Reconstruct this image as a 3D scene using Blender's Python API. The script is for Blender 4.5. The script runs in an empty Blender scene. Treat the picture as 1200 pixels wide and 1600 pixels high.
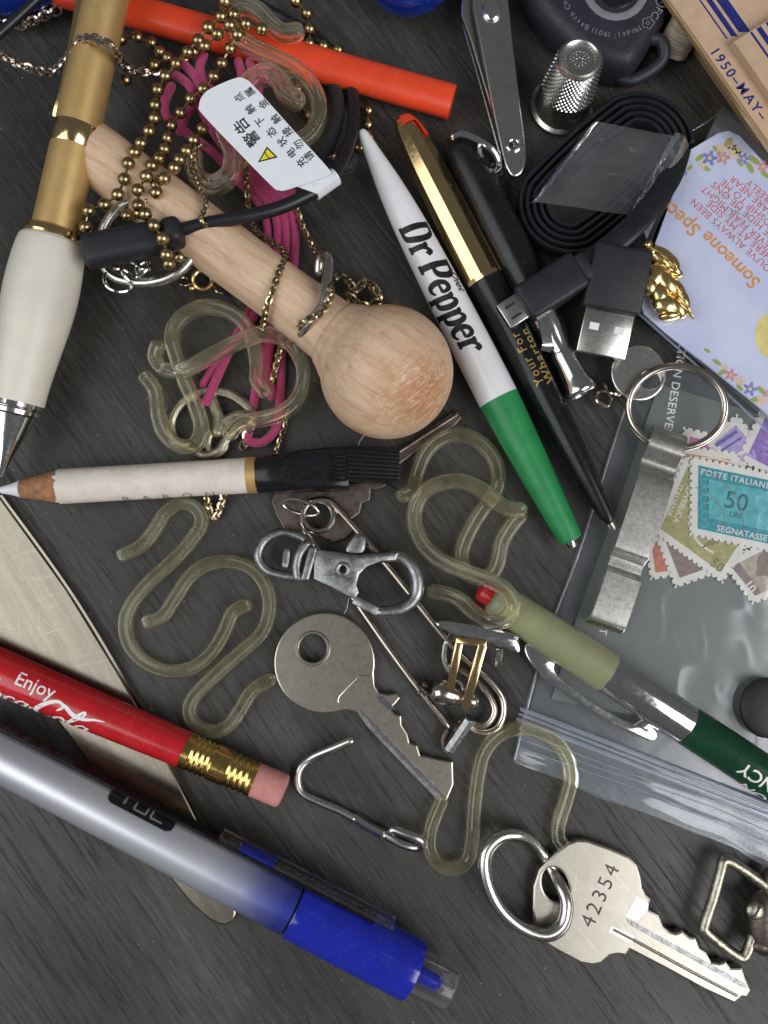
import bpy, bmesh, math, random
from mathutils import Vector, noise
from mathutils.geometry import tessellate_polygon
random.seed(7)
SC = bpy.context.scene
COL = SC.collection
MM = 0.001

# ------------------------------------------------------------------ camera, world, lamps, exposure
CAM_H, FOC, TILT = 190.0, 1350.0, math.radians(4.2)
cd = bpy.data.cameras.new('camera'); cam = bpy.data.objects.new('camera', cd); COL.objects.link(cam)
cam.location = (0, 0, CAM_H * MM); cam.rotation_euler = (TILT, 0, 0)
cd.sensor_fit = 'VERTICAL'; cd.sensor_height = 36; cd.lens = 36 * FOC / 1600
cd.clip_start = 0.005; cd.clip_end = 20
SC.camera = cam
cd.dof.use_dof = True; cd.dof.focus_distance = 0.184; cd.dof.aperture_fstop = 15

wd = bpy.data.worlds.new('World'); SC.world = wd; wd.use_nodes = True
bg = wd.node_tree.nodes['Background']
bg.inputs[0].default_value = (0.90, 0.95, 1.0, 1); bg.inputs[1].default_value = 0.10

def area(name, loc, target, sx, sy, power, col):
    l = bpy.data.lights.new(name, 'AREA'); l.shape = 'RECTANGLE'; l.size = sx; l.size_y = sy
    l.energy = power; l.color = col
    o = bpy.data.objects.new(name, l); COL.objects.link(o); o.location = loc
    o.rotation_euler = (Vector(target) - Vector(loc)).to_track_quat('-Z', 'Y').to_euler()
    return o
area('window_light', (0.76, -0.40, 0.88), (0.02, 0, 0), 0.85, 0.80, 10.0, (0.985, 0.985, 1.0))
area('second_window_light', (-0.70, -0.16, 0.74), (0, 0, 0), 0.75, 1.0, 5.4, (0.94, 0.97, 1.0))

SC.view_settings.view_transform = 'Standard'; SC.view_settings.look = 'None'
SC.view_settings.exposure = 0.14; SC.view_settings.gamma = 1
SC.cycles.use_denoising = True
SC.cycles.max_bounces = 12; SC.cycles.transmission_bounces = 10; SC.cycles.transparent_max_bounces = 24
SC.cycles.glossy_bounces = 5; SC.cycles.diffuse_bounces = 3
SC.cycles.sample_clamp_indirect = 4.0

# ------------------------------------------------------------------ mapping a photo point at height z (mm) to the table frame (mm)
ct, st = math.cos(TILT), math.sin(TILT)
def ray(px, py):
    x, y = (px - 600) / FOC, (800 - py) / FOC
    return Vector((x, y * ct + st, y * st - ct))
def W(px, py, z=0.0):
    d = ray(px, py); t = (z - CAM_H) / d.z
    return Vector((d.x * t, d.y * t, z))
def K(px, py, z=0.0):
    return (z - CAM_H) / ray(px, py).z / FOC          # mm per photo pixel there

# ------------------------------------------------------------------ materials
MAT = {}
def nd(nt, t, **kw):
    n = nt.nodes.new(t)
    for k, v in kw.items(): setattr(n, k, v)
    return n
def ramp(nt, src, stops):
    r = nd(nt, 'ShaderNodeValToRGB'); e = r.color_ramp.elements
    e[0].position, e[0].color = stops[0][0], tuple(stops[0][1]) + (1,)
    e[1].position, e[1].color = stops[-1][0], tuple(stops[-1][1]) + (1,)
    for p, c in stops[1:-1]:
        n = e.new(p); n.color = tuple(c) + (1,)
    nt.links.new(src, r.inputs[0]); return r
def grey(v): return (v, v, v)
def coords(nt, scale, uv=False, rot=0):
    m = nd(nt, 'ShaderNodeMapping')
    if uv:
        nt.links.new(nd(nt, 'ShaderNodeTexCoord').outputs['UV'], m.inputs[0])
    else:
        nt.links.new(nd(nt, 'ShaderNodeNewGeometry').outputs['Position'], m.inputs[0])
    m.vector_type = 'POINT'
    k = 1.0 if uv else 1000.0
    m.inputs['Rotation'].default_value = (0, 0, rot)
    m2 = nd(nt, 'ShaderNodeMapping'); m2.inputs['Scale'].default_value = (scale[0] * k, scale[1] * k, scale[2] * k)
    nt.links.new(m.outputs[0], m2.inputs[0])
    return m2
def tex_noise(nt, vec, detail=4, rough=.55, dist=0.0, scale=1.0):
    n = nd(nt, 'ShaderNodeTexNoise'); n.inputs['Scale'].default_value = scale
    n.inputs['Detail'].default_value = detail; n.inputs['Roughness'].default_value = rough
    n.inputs['Distortion'].default_value = dist
    nt.links.new(vec.outputs[0], n.inputs['Vector']); return n

def mat(name, col, rough=.45, metal=0.0, var=.12, nsc=(.25, .25, .25), bump=0.0, bsc=(2, 2, 2), trans=0.0, ior=1.46,
        coat=0.0, uv=False, rvar=.1, col2=None, clear=0.0, sheen=0.0, spec=.5, sss=0.0, wear=0.0, wcol=(.3, .3, .3), rot=0.0, scr=0.0, scol=None):
    m = bpy.data.materials.new(name); m.use_nodes = True; nt = m.node_tree; L = nt.links
    b = nt.nodes['Principled BSDF']
    v = coords(nt, nsc, uv, rot); n = tex_noise(nt, v, 5, .6)
    c2 = col2 or tuple(max(0, c * (1 - 2.2 * var)) for c in col)
    r = ramp(nt, n.outputs['Fac'], [(.28, c2), (.62, col), (.85, tuple(min(1, c * (1 + var)) for c in col))])
    csock = r.outputs[0]
    if wear:
        wn = tex_noise(nt, coords(nt, (.9, .9, .9)), 8, .75)
        wr = ramp(nt, wn.outputs['Fac'], [(.62 - wear, grey(0)), (.70 - wear * .6, grey(1))])
        mx = nd(nt, 'ShaderNodeMix', data_type='RGBA'); L.new(wr.outputs[0], mx.inputs[0])
        L.new(csock, mx.inputs[6]); mx.inputs[7].default_value = tuple(wcol) + (1,); csock = mx.outputs[2]
    smask = None
    if scr:                                                        # fine scratches in two directions
        hs = []
        for a_, sc_ in ((.5, 7.0), (1.9, 5.0), (2.8, 9.0)):
            sn = tex_noise(nt, coords(nt, (.09, sc_, .5), False, a_ + rot), 3, .5, .25)
            hs.append(ramp(nt, sn.outputs['Fac'], [(.655, grey(0)), (.70, grey(1))]).outputs[0])
        ad = nd(nt, 'ShaderNodeMath', operation='MAXIMUM'); L.new(hs[0], ad.inputs[0]); L.new(hs[1], ad.inputs[1])
        ad2 = nd(nt, 'ShaderNodeMath', operation='MAXIMUM'); L.new(ad.outputs[0], ad2.inputs[0]); L.new(hs[2], ad2.inputs[1])
        sm = nd(nt, 'ShaderNodeMath', operation='MULTIPLY'); sm.inputs[1].default_value = scr; L.new(ad2.outputs[0], sm.inputs[0]); smask = sm.outputs[0]
        mx = nd(nt, 'ShaderNodeMix', data_type='RGBA'); L.new(smask, mx.inputs[0]); L.new(csock, mx.inputs[6])
        mx.inputs[7].default_value = tuple(scol or [min(1, c * 1.5 + .05) for c in col]) + (1,); csock = mx.outputs[2]
    L.new(csock, b.inputs['Base Color'])
    n2 = tex_noise(nt, coords(nt, (1.1, 1.1, 1.1)), 6, .7)
    rr = nd(nt, 'ShaderNodeMapRange'); rr.inputs[3].default_value = max(.02, rough - rvar); rr.inputs[4].default_value = min(1, rough + rvar)
    rr.inputs[1].default_value = .3; rr.inputs[2].default_value = .7
    L.new(n2.outputs['Fac'], rr.inputs[0]); L.new(rr.outputs[0], b.inputs['Roughness'])
    b.inputs['Metallic'].default_value = metal; b.inputs['IOR'].default_value = ior
    b.inputs['Transmission Weight'].default_value = trans; b.inputs['Coat Weight'].default_value = coat
    b.inputs['Coat Roughness'].default_value = .12
    b.inputs['Specular IOR Level'].default_value = spec
    if sheen: b.inputs['Sheen Weight'].default_value = sheen
    if sss:
        b.inputs['Subsurface Weight'].default_value = sss; b.inputs['Subsurface Radius'].default_value = (1, .7, .5)
        b.inputs['Subsurface Scale'].default_value = .0015
    if bump:
        bn = tex_noise(nt, coords(nt, bsc, uv, rot), 5, .6)
        bp = nd(nt, 'ShaderNodeBump'); bp.inputs['Strength'].default_value = min(1, bump); bp.inputs['Distance'].default_value = .0002
        L.new(bn.outputs['Fac'], bp.inputs['Height']); L.new(bp.outputs[0], b.inputs['Normal'])
    if clear:
        out = nt.nodes['Material Output']; t = nd(nt, 'ShaderNodeBsdfTransparent'); mx = nd(nt, 'ShaderNodeMixShader')
        t.inputs[0].default_value = tuple(min(1, .55 + .45 * c) for c in col) + (1,)
        mx.inputs[0].default_value = clear; L.new(b.outputs[0], mx.inputs[1]); L.new(t.outputs[0], mx.inputs[2]); L.new(mx.outputs[0], out.inputs[0])
    MAT[name] = m; return m

def film_mat(name, tint=(1, 1, 1), haze=.12, hcol=(.75, .78, .85), bump=.5, bsc=(.25, .25, .25), rough=.12):
    m = bpy.data.materials.new(name); m.use_nodes = True; nt = m.node_tree; L = nt.links
    nt.nodes.remove(nt.nodes['Principled BSDF']); out = nt.nodes['Material Output']
    t = nd(nt, 'ShaderNodeBsdfTransparent'); t.inputs[0].default_value = tuple(tint) + (1,)
    g = nd(nt, 'ShaderNodeBsdfGlossy'); g.inputs['Roughness'].default_value = rough; g.inputs[0].default_value = (.95, .97, 1, 1)
    d = nd(nt, 'ShaderNodeBsdfDiffuse'); d.inputs[0].default_value = tuple(hcol) + (1,)
    bn = tex_noise(nt, coords(nt, bsc), 4, .5, .6); bp = nd(nt, 'ShaderNodeBump'); bp.inputs['Strength'].default_value = bump; bp.inputs['Distance'].default_value = .0006
    L.new(bn.outputs['Fac'], bp.inputs['Height']); L.new(bp.outputs[0], g.inputs['Normal'])
    fr = nd(nt, 'ShaderNodeFresnel'); fr.inputs[0].default_value = 1.55; L.new(bp.outputs[0], fr.inputs[1])
    hn = tex_noise(nt, coords(nt, (.05, .05, .05)), 5, .6)
    hr = nd(nt, 'ShaderNodeMapRange'); hr.inputs[1].default_value = .3; hr.inputs[2].default_value = .75
    hr.inputs[3].default_value = haze * .4; hr.inputs[4].default_value = haze * 1.5; L.new(hn.outputs['Fac'], hr.inputs[0])
    m1 = nd(nt, 'ShaderNodeMixShader'); L.new(hr.outputs[0], m1.inputs[0]); L.new(t.outputs[0], m1.inputs[1]); L.new(d.outputs[0], m1.inputs[2])
    m2 = nd(nt, 'ShaderNodeMixShader'); L.new(fr.outputs[0], m2.inputs[0]); L.new(m1.outputs[0], m2.inputs[1]); L.new(g.outputs[0], m2.inputs[2])
    L.new(m2.outputs[0], out.inputs[0]); MAT[name] = m; return m

def table_mat():
    m = bpy.data.materials.new('dark_wood'); m.use_nodes = True; nt = m.node_tree; L = nt.links; b = nt.nodes['Principled BSDF']
    A = math.radians(54)
    big = tex_noise(nt, coords(nt, (.012, .05, .05), rot=A), 4, .55, .3)
    fine = tex_noise(nt, coords(nt, (.10, 1.3, 1.0), rot=A), 8, .68, .5)
    pore = tex_noise(nt, coords(nt, (.05, 1.05, .6), rot=A), 5, .62, .9)
    dust = tex_noise(nt, coords(nt, (1.2, 1.2, 1.2)), 8, .75)
    c1 = ramp(nt, big.outputs['Fac'], [(.3, (.028, .026, .022)), (.5, (.047, .044, .039)), (.7, (.072, .068, .061))])
    c2 = ramp(nt, fine.outputs['Fac'], [(.30, grey(.50)), (.5, grey(.95)), (.72, grey(1.55))])
    c3 = ramp(nt, pore.outputs['Fac'], [(.33, grey(.20)), (.39, grey(.65)), (.45, grey(1.0))])
    c4 = ramp(nt, dust.outputs['Fac'], [(.35, grey(.85)), (.62, grey(1.0)), (.74, grey(1.35))])
    def mul(a, bb):
        mx = nd(nt, 'ShaderNodeMix', data_type='RGBA', blend_type='MULTIPLY'); mx.inputs[0].default_value = 1
        L.new(a, mx.inputs[6]); L.new(bb, mx.inputs[7]); return mx.outputs[2]
    pm = tex_noise(nt, coords(nt, (.018, .045, .05), rot=A), 3, .5, .4); pmr = ramp(nt, pm.outputs['Fac'], [(.38, grey(0)), (.60, grey(1))])
    mk = nd(nt, 'ShaderNodeMix', data_type='RGBA'); L.new(pmr.outputs[0], mk.inputs[0]); mk.inputs[6].default_value = (.93, .93, .93, 1); L.new(c3.outputs[0], mk.inputs[7])
    st_ = tex_noise(nt, coords(nt, (.03, .03, .03)), 4, .6, .5); str_ = ramp(nt, st_.outputs['Fac'], [(.3, grey(.78)), (.5, grey(1.0)), (.72, grey(1.22))])
    c = mul(mul(mul(mul(c1.outputs[0], c2.outputs[0]), mk.outputs[2]), c4.outputs[0]), str_.outputs[0])
    L.new(c, b.inputs['Base Color'])
    rr = nd(nt, 'ShaderNodeMapRange'); rr.inputs[3].default_value = .30; rr.inputs[4].default_value = .62; rr.inputs[1].default_value = .3; rr.inputs[2].default_value = .7; rn = nd(nt, 'ShaderNodeMath', operation='MULTIPLY_ADD'); rn.inputs[1].default_value = .5; L.new(st_.outputs['Fac'], rn.inputs[0]); rh = nd(nt, 'ShaderNodeMath', operation='MULTIPLY'); rh.inputs[1].default_value = .5; L.new(fine.outputs['Fac'], rh.inputs[0]); L.new(rh.outputs[0], rn.inputs[2]); L.new(rn.outputs[0], rr.inputs[0]); L.new(rr.outputs[0], b.inputs['Roughness'])
    h = nd(nt, 'ShaderNodeMath', operation='ADD'); L.new(c3.outputs[0], h.inputs[0])
    h2 = nd(nt, 'ShaderNodeMath', operation='MULTIPLY'); h2.inputs[1].default_value = .5; L.new(fine.outputs['Fac'], h2.inputs[0]); L.new(h2.outputs[0], h.inputs[1])
    bp = nd(nt, 'ShaderNodeBump'); bp.inputs['Strength'].default_value = .55; bp.inputs['Distance'].default_value = .00025
    L.new(h.outputs[0], bp.inputs['Height']); L.new(bp.outputs[0], b.inputs['Normal'])
    return m

def ramp_along_mat(name, stops, rough=.25, metal=0.0, coat=.4, var=.06, rvar=.06, length=1.0, trans=0.0, film=0):
    """colour that changes along a pen (UV x in mm / length)"""
    m = bpy.data.materials.new(name); m.use_nodes = True; nt = m.node_tree; L = nt.links; b = nt.nodes['Principled BSDF']
    tc = nd(nt, 'ShaderNodeTexCoord'); sp = nd(nt, 'ShaderNodeSeparateXYZ'); L.new(tc.outputs['UV'], sp.inputs[0])
    n = tex_noise(nt, coords(nt, (.12, .12, .12)), 3)
    dv = nd(nt, 'ShaderNodeMath', operation='DIVIDE'); dv.inputs[1].default_value = length; L.new(sp.outputs[0], dv.inputs[0])
    ma = nd(nt, 'ShaderNodeMath', operation='MULTIPLY_ADD'); ma.inputs[1].default_value = var; L.new(n.outputs['Fac'], ma.inputs[0]); L.new(dv.outputs[0], ma.inputs[2])
    r = ramp(nt, ma.outputs[0], stops); L.new(r.outputs[0], b.inputs['Base Color'])
    b.inputs['Roughness'].default_value = rough; b.inputs['Metallic'].default_value = metal; b.inputs['Coat Weight'].default_value = coat
    b.inputs['Transmission Weight'].default_value = trans; b.inputs['Coat Roughness'].default_value = .10
    if film: b.inputs['Thin Film Thickness'].default_value = film; b.inputs['Thin Film IOR'].default_value = 1.45
    MAT[name] = m; return m

def wood_mat():
    m = bpy.data.materials.new('maple_wood'); m.use_nodes = True; nt = m.node_tree; L = nt.links; b = nt.nodes['Principled BSDF']
    A = math.radians(36)
    g = tex_noise(nt, coords(nt, (.05, .55, .55), rot=A), 6, .6, .8)
    f = tex_noise(nt, coords(nt, (.25, 3.5, 3.5), rot=A), 4, .6)
    kn = tex_noise(nt, coords(nt, (.10, .06, .08)), 3, .5, .6)
    c = ramp(nt, g.outputs['Fac'], [(.25, (.50, .30, .175)), (.45, (.69, .47, .305)), (.7, (.77, .57, .395))])
    c2 = ramp(nt, f.outputs['Fac'], [(.32, grey(.84)), (.6, grey(1.0))])
    c3 = ramp(nt, kn.outputs['Fac'], [(.60, (1, 1, 1)), (.70, (.93, .74, .58))])
    def mul(a, bb):
        mx = nd(nt, 'ShaderNodeMix', data_type='RGBA', blend_type='MULTIPLY'); mx.inputs[0].default_value = 1
        L.new(a, mx.inputs[6]); L.new(bb, mx.inputs[7]); return mx.outputs[2]
    e = W(652, 612, 22) * MM                                        # patch of figured end grain on the ball
    ds = nd(nt, 'ShaderNodeVectorMath', operation='DISTANCE'); L.new(nd(nt, 'ShaderNodeNewGeometry').outputs['Position'], ds.inputs[0]); ds.inputs[1].default_value = e
    dm = nd(nt, 'ShaderNodeMapRange'); dm.inputs[1].default_value = .003; dm.inputs[2].default_value = .0115; dm.inputs[3].default_value = 1; dm.inputs[4].default_value = 0; L.new(ds.outputs['Value'], dm.inputs[0])
    eg = tex_noise(nt, coords(nt, (.22, 1.5, 1.0), rot=math.radians(-38)), 6, .7, 1.4)
    ef = nd(nt, 'ShaderNodeMath', operation='MULTIPLY'); er = ramp(nt, eg.outputs['Fac'], [(.40, grey(0)), (.52, grey(1))]); L.new(er.outputs[0], ef.inputs[0]); L.new(dm.outputs[0], ef.inputs[1])
    em = nd(nt, 'ShaderNodeMix', data_type='RGBA'); L.new(ef.outputs[0], em.inputs[0]); L.new(mul(mul(c.outputs[0], c2.outputs[0]), c3.outputs[0]), em.inputs[6]); em.inputs[7].default_value = (.44, .20, .085, 1)
    L.new(em.outputs[2], b.inputs['Base Color'])
    b.inputs['Roughness'].default_value = .5; b.inputs['Specular IOR Level'].default_value = .35
    bp = nd(nt, 'ShaderNodeBump'); bp.inputs['Strength'].default_value = .25; bp.inputs['Distance'].default_value = .0001
    L.new(f.outputs['Fac'], bp.inputs['Height']); L.new(bp.outputs[0], b.inputs['Normal'])
    MAT['wood'] = m

table_mat_ = table_mat(); wood_mat()
mat('steel', (.60, .58, .54), .27, 1, .04, scr=.35, rvar=.035, bump=.003, bsc=(1.5, 1.5, 1.5))
mat('bright_steel', (.78, .77, .75), .14, 1, .05, rvar=.06)
mat('nickel', (.48, .435, .36), .30, 1, .03, scr=.35, scol=(.62, .58, .5), rvar=.03, bump=.006, bsc=(.5, 3, 2), rot=.9)
mat('silver_key', (.47, .44, .375), .34, 1, .05, scr=.5, scol=(.75, .72, .64), rvar=.03, bump=.008, bsc=(.6, 3, 2), rot=1.2)
mat('blade', (.27, .235, .185), .25, 1, .12, scr=.5, scol=(.42, .38, .31), nsc=(.03, .6, .3), rvar=.02, bump=.03, bsc=(.08, 3.5, 2), rot=math.radians(57))
mat('opener_steel', (.74, .72, .66), .27, 1, .05, rvar=.04, scr=.4)
mat('pewter', (.36, .36, .36), .38, 1, .22, nsc=(.5, .5, .5), bump=.35, bsc=(1.6, 1.6, 1.6), rvar=.12)
mat('old_pewter', (.50, .46, .36), .36, 1, .25, nsc=(.6, .6, .6), bump=.5, bsc=(1.2, 1.2, 1.2))
mat('antique_brass', (.50, .38, .20), .27, 1, .25, nsc=(.3, .3, .3), rvar=.1)
mat('gold', (.83, .60, .30), .16, 1, .06, rvar=.06)
mat('pin_gold', (.92, .68, .30), .22, 1, .06, rvar=.06, bump=.2, bsc=(.8, .8, .8))
mat('chain_gold', (.62, .50, .32), .25, 1, .3, nsc=(.6, .6, .6))
mat('rose_steel', (.62, .54, .46), .2, 1, .1, rvar=.06)
mat('brown_metal', (.17, .135, .115), .42, .85, .25, nsc=(.4, .4, .4), bump=.4, bsc=(2, 2, 2))
mat('gold_paint', (.60, .40, .16), .46, .55, .06, bump=.15, bsc=(9, 9, 9), rvar=.05)
mat('cream_rubber', (.74, .70, .60), .42, 0, .05, nsc=(.1, .1, .1), sss=.25, rvar=.08, bump=.05)

def hook_mat():
    m = bpy.data.materials.new('clear_yellow'); m.use_nodes = True; nt = m.node_tree; L = nt.links; b = nt.nodes['Principled BSDF']; out = nt.nodes['Material Output']
    b.inputs['Base Color'].default_value = (1, .96, .76, 1); b.inputs['Transmission Weight'].default_value = 1; b.inputs['IOR'].default_value = 1.46
    n = tex_noise(nt, coords(nt, (.8, .8, .8)), 6, .7); rr = nd(nt, 'ShaderNodeMapRange'); rr.inputs[3].default_value = .0; rr.inputs[4].default_value = .035
    L.new(n.outputs['Fac'], rr.inputs[0]); L.new(rr.outputs[0], b.inputs['Roughness'])
    t = nd(nt, 'ShaderNodeBsdfTransparent'); t.inputs[0].default_value = (1, .96, .76, 1)
    m1 = nd(nt, 'ShaderNodeMixShader'); m1.inputs[0].default_value = .32; L.new(b.outputs[0], m1.inputs[1]); L.new(t.outputs[0], m1.inputs[2])
    d = nd(nt, 'ShaderNodeBsdfTranslucent'); d.inputs[0].default_value = (.92, .86, .58, 1)
    d2 = nd(nt, 'ShaderNodeBsdfDiffuse'); d2.inputs[0].default_value = (.95, .90, .66, 1)
    dm = nd(nt, 'ShaderNodeMixShader'); dm.inputs[0].default_value = .6; L.new(d.outputs[0], dm.inputs[1]); L.new(d2.outputs[0], dm.inputs[2])
    n2 = tex_noise(nt, coords(nt, (.25, .25, .25)), 4, .6)
    c = nd(nt, 'ShaderNodeMapRange'); c.inputs[1].default_value = .35; c.inputs[2].default_value = .75; c.inputs[3].default_value = .03; c.inputs[4].default_value = .12
    L.new(n2.outputs['Fac'], c.inputs[0])
    m2 = nd(nt, 'ShaderNodeMixShader'); L.new(c.outputs[0], m2.inputs[0]); L.new(m1.outputs[0], m2.inputs[1]); L.new(dm.outputs[0], m2.inputs[2])
    L.new(m2.outputs[0], out.inputs[0]); MAT['clear_yellow'] = m
hook_mat()
mat('clear_plastic', (.97, .97, .96), .05, 0, .01, trans=1, ior=1.46, clear=.30, rvar=.03)
mat('orange_red', (.84, .070, .020), .38, scr=.22, scol=(.9, .25, .16), metal=0, var=.10, wear=-.07, wcol=(.8, .2, .12), nsc=(.08, .08, .08), bump=.12, bsc=(.5, .5, .5), coat=.12)
mat('pencil_red', (.52, .014, .020), .20, 0, .10, scr=.12, scol=(.7, .25, .22), coat=.35, rvar=.06, bump=.05, bsc=(.6, .6, .6), wear=-.065, wcol=(.62, .2, .18))
mat('white_plastic', (.82, .82, .83), .26, 0, .03, coat=.15, rvar=.08, scr=.16, scol=(.55, .55, .56), wear=-.08, wcol=(.5, .48, .46))
mat('green_plastic', (.020, .26, .075), .40, 0, .10, scr=.14, scol=(.25, .5, .32), rvar=.08, bump=.06, wear=-.03, wcol=(.25, .45, .3))
mat('dark_green', (.007, .052, .022), .24, 0, .1, coat=.3)
mat('olive', (.27, .275, .15), .36, 0, .05, coat=.12, sss=.08)
mat('red_bead', (.45, .01, .015), .25, 0, .1)
mat('black_plastic', (.011, .011, .013), .26, scr=.10, scol=(.16, .16, .17), metal=0, var=.2, rvar=.08, wear=-.06, wcol=(.07, .07, .08), spec=.4)
mat('black_matte', (.017, .018, .022), .50, 0, .2, rvar=.1, bump=.15, bsc=(5, 5, 5), wear=-.05, wcol=(.10, .10, .11))
mat('cable_black', (.014, .015, .018), .36, 0, .15, bump=.05, wear=-.055, wcol=(.1, .1, .1))
mat('fob_black', (.022, .024, .033), .48, 0, .1, bump=.12, bsc=(7, 7, 7))
mat('soft_black', (.011, .012, .018), .62, 0, .2, sheen=.15, bump=.4, bsc=(6, 6, 6))
mat('pink_cord', (.47, .038, .155), .72, 0, .16, nsc=(1.5, 1.5, 1.5), bump=.8, bsc=(5, 5, 5), sheen=.4)
mat('paper_white', (.80, .82, .86), .35, 0, .02)
mat('stamped_dark', (.10, .095, .085), .5, .6, .3, nsc=(1.5, 1.5, 1.5))
mat('ink_black', (.012, .012, .014), .5, 0, .05)
mat('ink_white', (.82, .82, .80), .4, 0, .03)
mat('ink_gold', (.52, .36, .10), .38, .5, .1)
mat('ink_grey', (.22, .22, .24), .5, 0, .1)
mat('warning_yellow', (.86, .72, .04), .4, 0, .03)
mat('cream_paint', (.76, .69, .60), .42, 0, .07, bump=.4, bsc=(.9, .9, .9), scr=.45, scol=(.42, .30, .2), wear=-.02, wcol=(.46, .33, .24))
mat('pencil_wood', (.42, .20, .10), .7, 0, .25, nsc=(.6, .6, .6), bump=.7, bsc=(2.5, 2.5, 2.5))
mat('white_lead', (.76, .76, .80), .5, 0, .05)
mat('brass_ferrule', (.80, .52, .17), .20, 1, .15, rvar=.08, bump=.1)
mat('eraser_pink', (.60, .25, .22), .75, 0, .10, nsc=(.7, .7, .7), bump=.35, bsc=(3, 3, 3))
mat('blue_barrel', (.010, .020, .36), .18, scr=.14, scol=(.2, .25, .6), metal=0, var=.08, coat=.5, rvar=.08, wear=-.06, wcol=(.12, .16, .5))
mat('blue_metal', (.012, .050, .42), .18, .55, .1, coat=.6)
mat('tan_board', (.58, .40, .26), .62, 0, .07, nsc=(.35, .35, .35), bump=.15)
mat('tan_edge', (.44, .29, .15), .36, .25, .08)
mat('navy_ink', (.018, .024, .20), .55, 0, .2, nsc=(.8, .8, .8))
mat('thread', (.52, .44, .33), .7, 0, .2, bump=.3)
mat('card_blue', (.52, .57, .80), .36, 0, .06, nsc=(.035, .035, .035), col2=(.72, .75, .88), coat=.2)
mat('card_edge', (.80, .80, .88), .4)
mat('orange_ink', (.80, .33, .07), .45, 0, .1)
mat('red_ink', (.68, .11, .10), .45, 0, .1)
mat('flower_blue', (.24, .27, .68), .45); mat('flower_pink', (.74, .32, .38), .45); mat('flower_peach', (.82, .62, .42), .45)
mat('leaf_green', (.40, .44, .09), .45); mat('yellow_print', (.86, .74, .24), .45)
mat('grey_card', (.15, .165, .155), .34, 0, .07, nsc=(.03, .03, .03), rvar=.08, coat=.2)
mat('stamp_paper', (.74, .72, .66), .7, 0, .05)
for nm, c in dict(teal=(.02, .30, .37), teal_light=(.09, .46, .50), violet=(.30, .17, .52), violet_light=(.48, .38, .66), olive_stamp=(.40, .38, .15),
                  brown_stamp=(.27, .19, .17), red_stamp=(.64, .20, .13), orange_stamp=(.68, .36, .16), beige_stamp=(.45, .39, .30),
                  magenta_stamp=(.56, .16, .40), dark_teal=(.02, .13, .17), blue_violet=(.17, .13, .45), dark_olive=(.20, .18, .07)).items():
    mat(nm, c, .62, 0, .16, nsc=(.9, .9, .9))
film_mat('bag_film', (.99, .99, 1), .05, (.62, .66, .64), .04, (.04, .04, .04), .13)
film_mat('bag_back_film', (.96, .97, 1), .10, (.5, .54, .6), .3, (.1, .1, .1), .2)
film_mat('mouth_film', (.98, .99, 1), .11, (.68, .71, .76), .06, (.05, .05, .05), .12)
film_mat('sleeve_film', (.98, .98, 1), .05, (.7, .72, .78), .6, (.14, .14, .14), .08)
film_mat('wrap_film', (.93, .93, .96), .10, (.60, .58, .63), .5, (.07, .07, .07), .16)
mat('zip_plastic', (.72, .76, .86), .16, 0, .05, trans=.75, ior=1.4, clear=.3)
mat('dark_pebble', (.018, .017, .020), .55, 0, .2)
mat('dust_white', (.55, .56, .58), .8)
mat('olive_spool', (.4, .33, .24), .6)

# ------------------------------------------------------------------ object helpers (all lengths in mm)
class Thing:
    def __init__(s, name, label, cat, origin, group=None, empty=True):
        s.o = Vector(origin); s.name = name
        s.obj = bpy.data.objects.new(name, None); COL.objects.link(s.obj)
        s.obj.empty_display_size = .005
        s.obj.location = s.o * MM; s.obj['label'] = label; s.obj['category'] = cat
        if group: s.obj['group'] = group
def to_mesh(name, geo, m, origin, smooth=35):
    vs, fs, uvs = geo if len(geo) == 3 else (geo[0], geo[1], None)
    me = bpy.data.meshes.new(name)
    me.from_pydata([((v[0] - origin[0]) * MM, (v[1] - origin[1]) * MM, (v[2] - origin[2]) * MM) for v in vs], [], fs)
    if uvs:
        lay = me.uv_layers.new(name='UVMap'); data = lay.data
        for lp in me.loops: data[lp.index].uv = uvs[lp.vertex_index]
    me.materials.append(MAT[m] if isinstance(m, str) else m)
    me.validate(); me.update()
    if smooth:
        me.shade_smooth(); me.set_sharp_from_angle(angle=math.radians(smooth))
    return me
def part(th, name, geo, m, parent=None, smooth=35, stuff=False, label=None):
    o = bpy.data.objects.new(name, to_mesh(name, geo, m, th.o, smooth)); COL.objects.link(o)
    o.parent = parent or th.obj
    if stuff: o['kind'] = 'stuff'
    if label: o['label'] = label
    return o
def single(name, geo, m, label, cat, group=None, smooth=35, kind=None):
    n = len(geo[0]); c = Vector((sum(v[0] for v in geo[0]) / n, sum(v[1] for v in geo[0]) / n, min(v[2] for v in geo[0])))
    o = bpy.data.objects.new(name, to_mesh(name, geo, m, c, smooth)); COL.objects.link(o); o.location = c * MM
    if label: o['label'] = label
    if cat: o['category'] = cat
    if group: o['group'] = group
    if kind: o['kind'] = kind
    return o
def merge(*geos):
    V, F, U = [], [], []
    for g in geos:
        b = len(V); V += list(g[0]); F += [tuple(i + b for i in f) for f in g[1]]
        U += list(g[2]) if len(g) == 3 and g[2] else [(0, 0)] * len(g[0])
    return V, F, U

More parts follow.
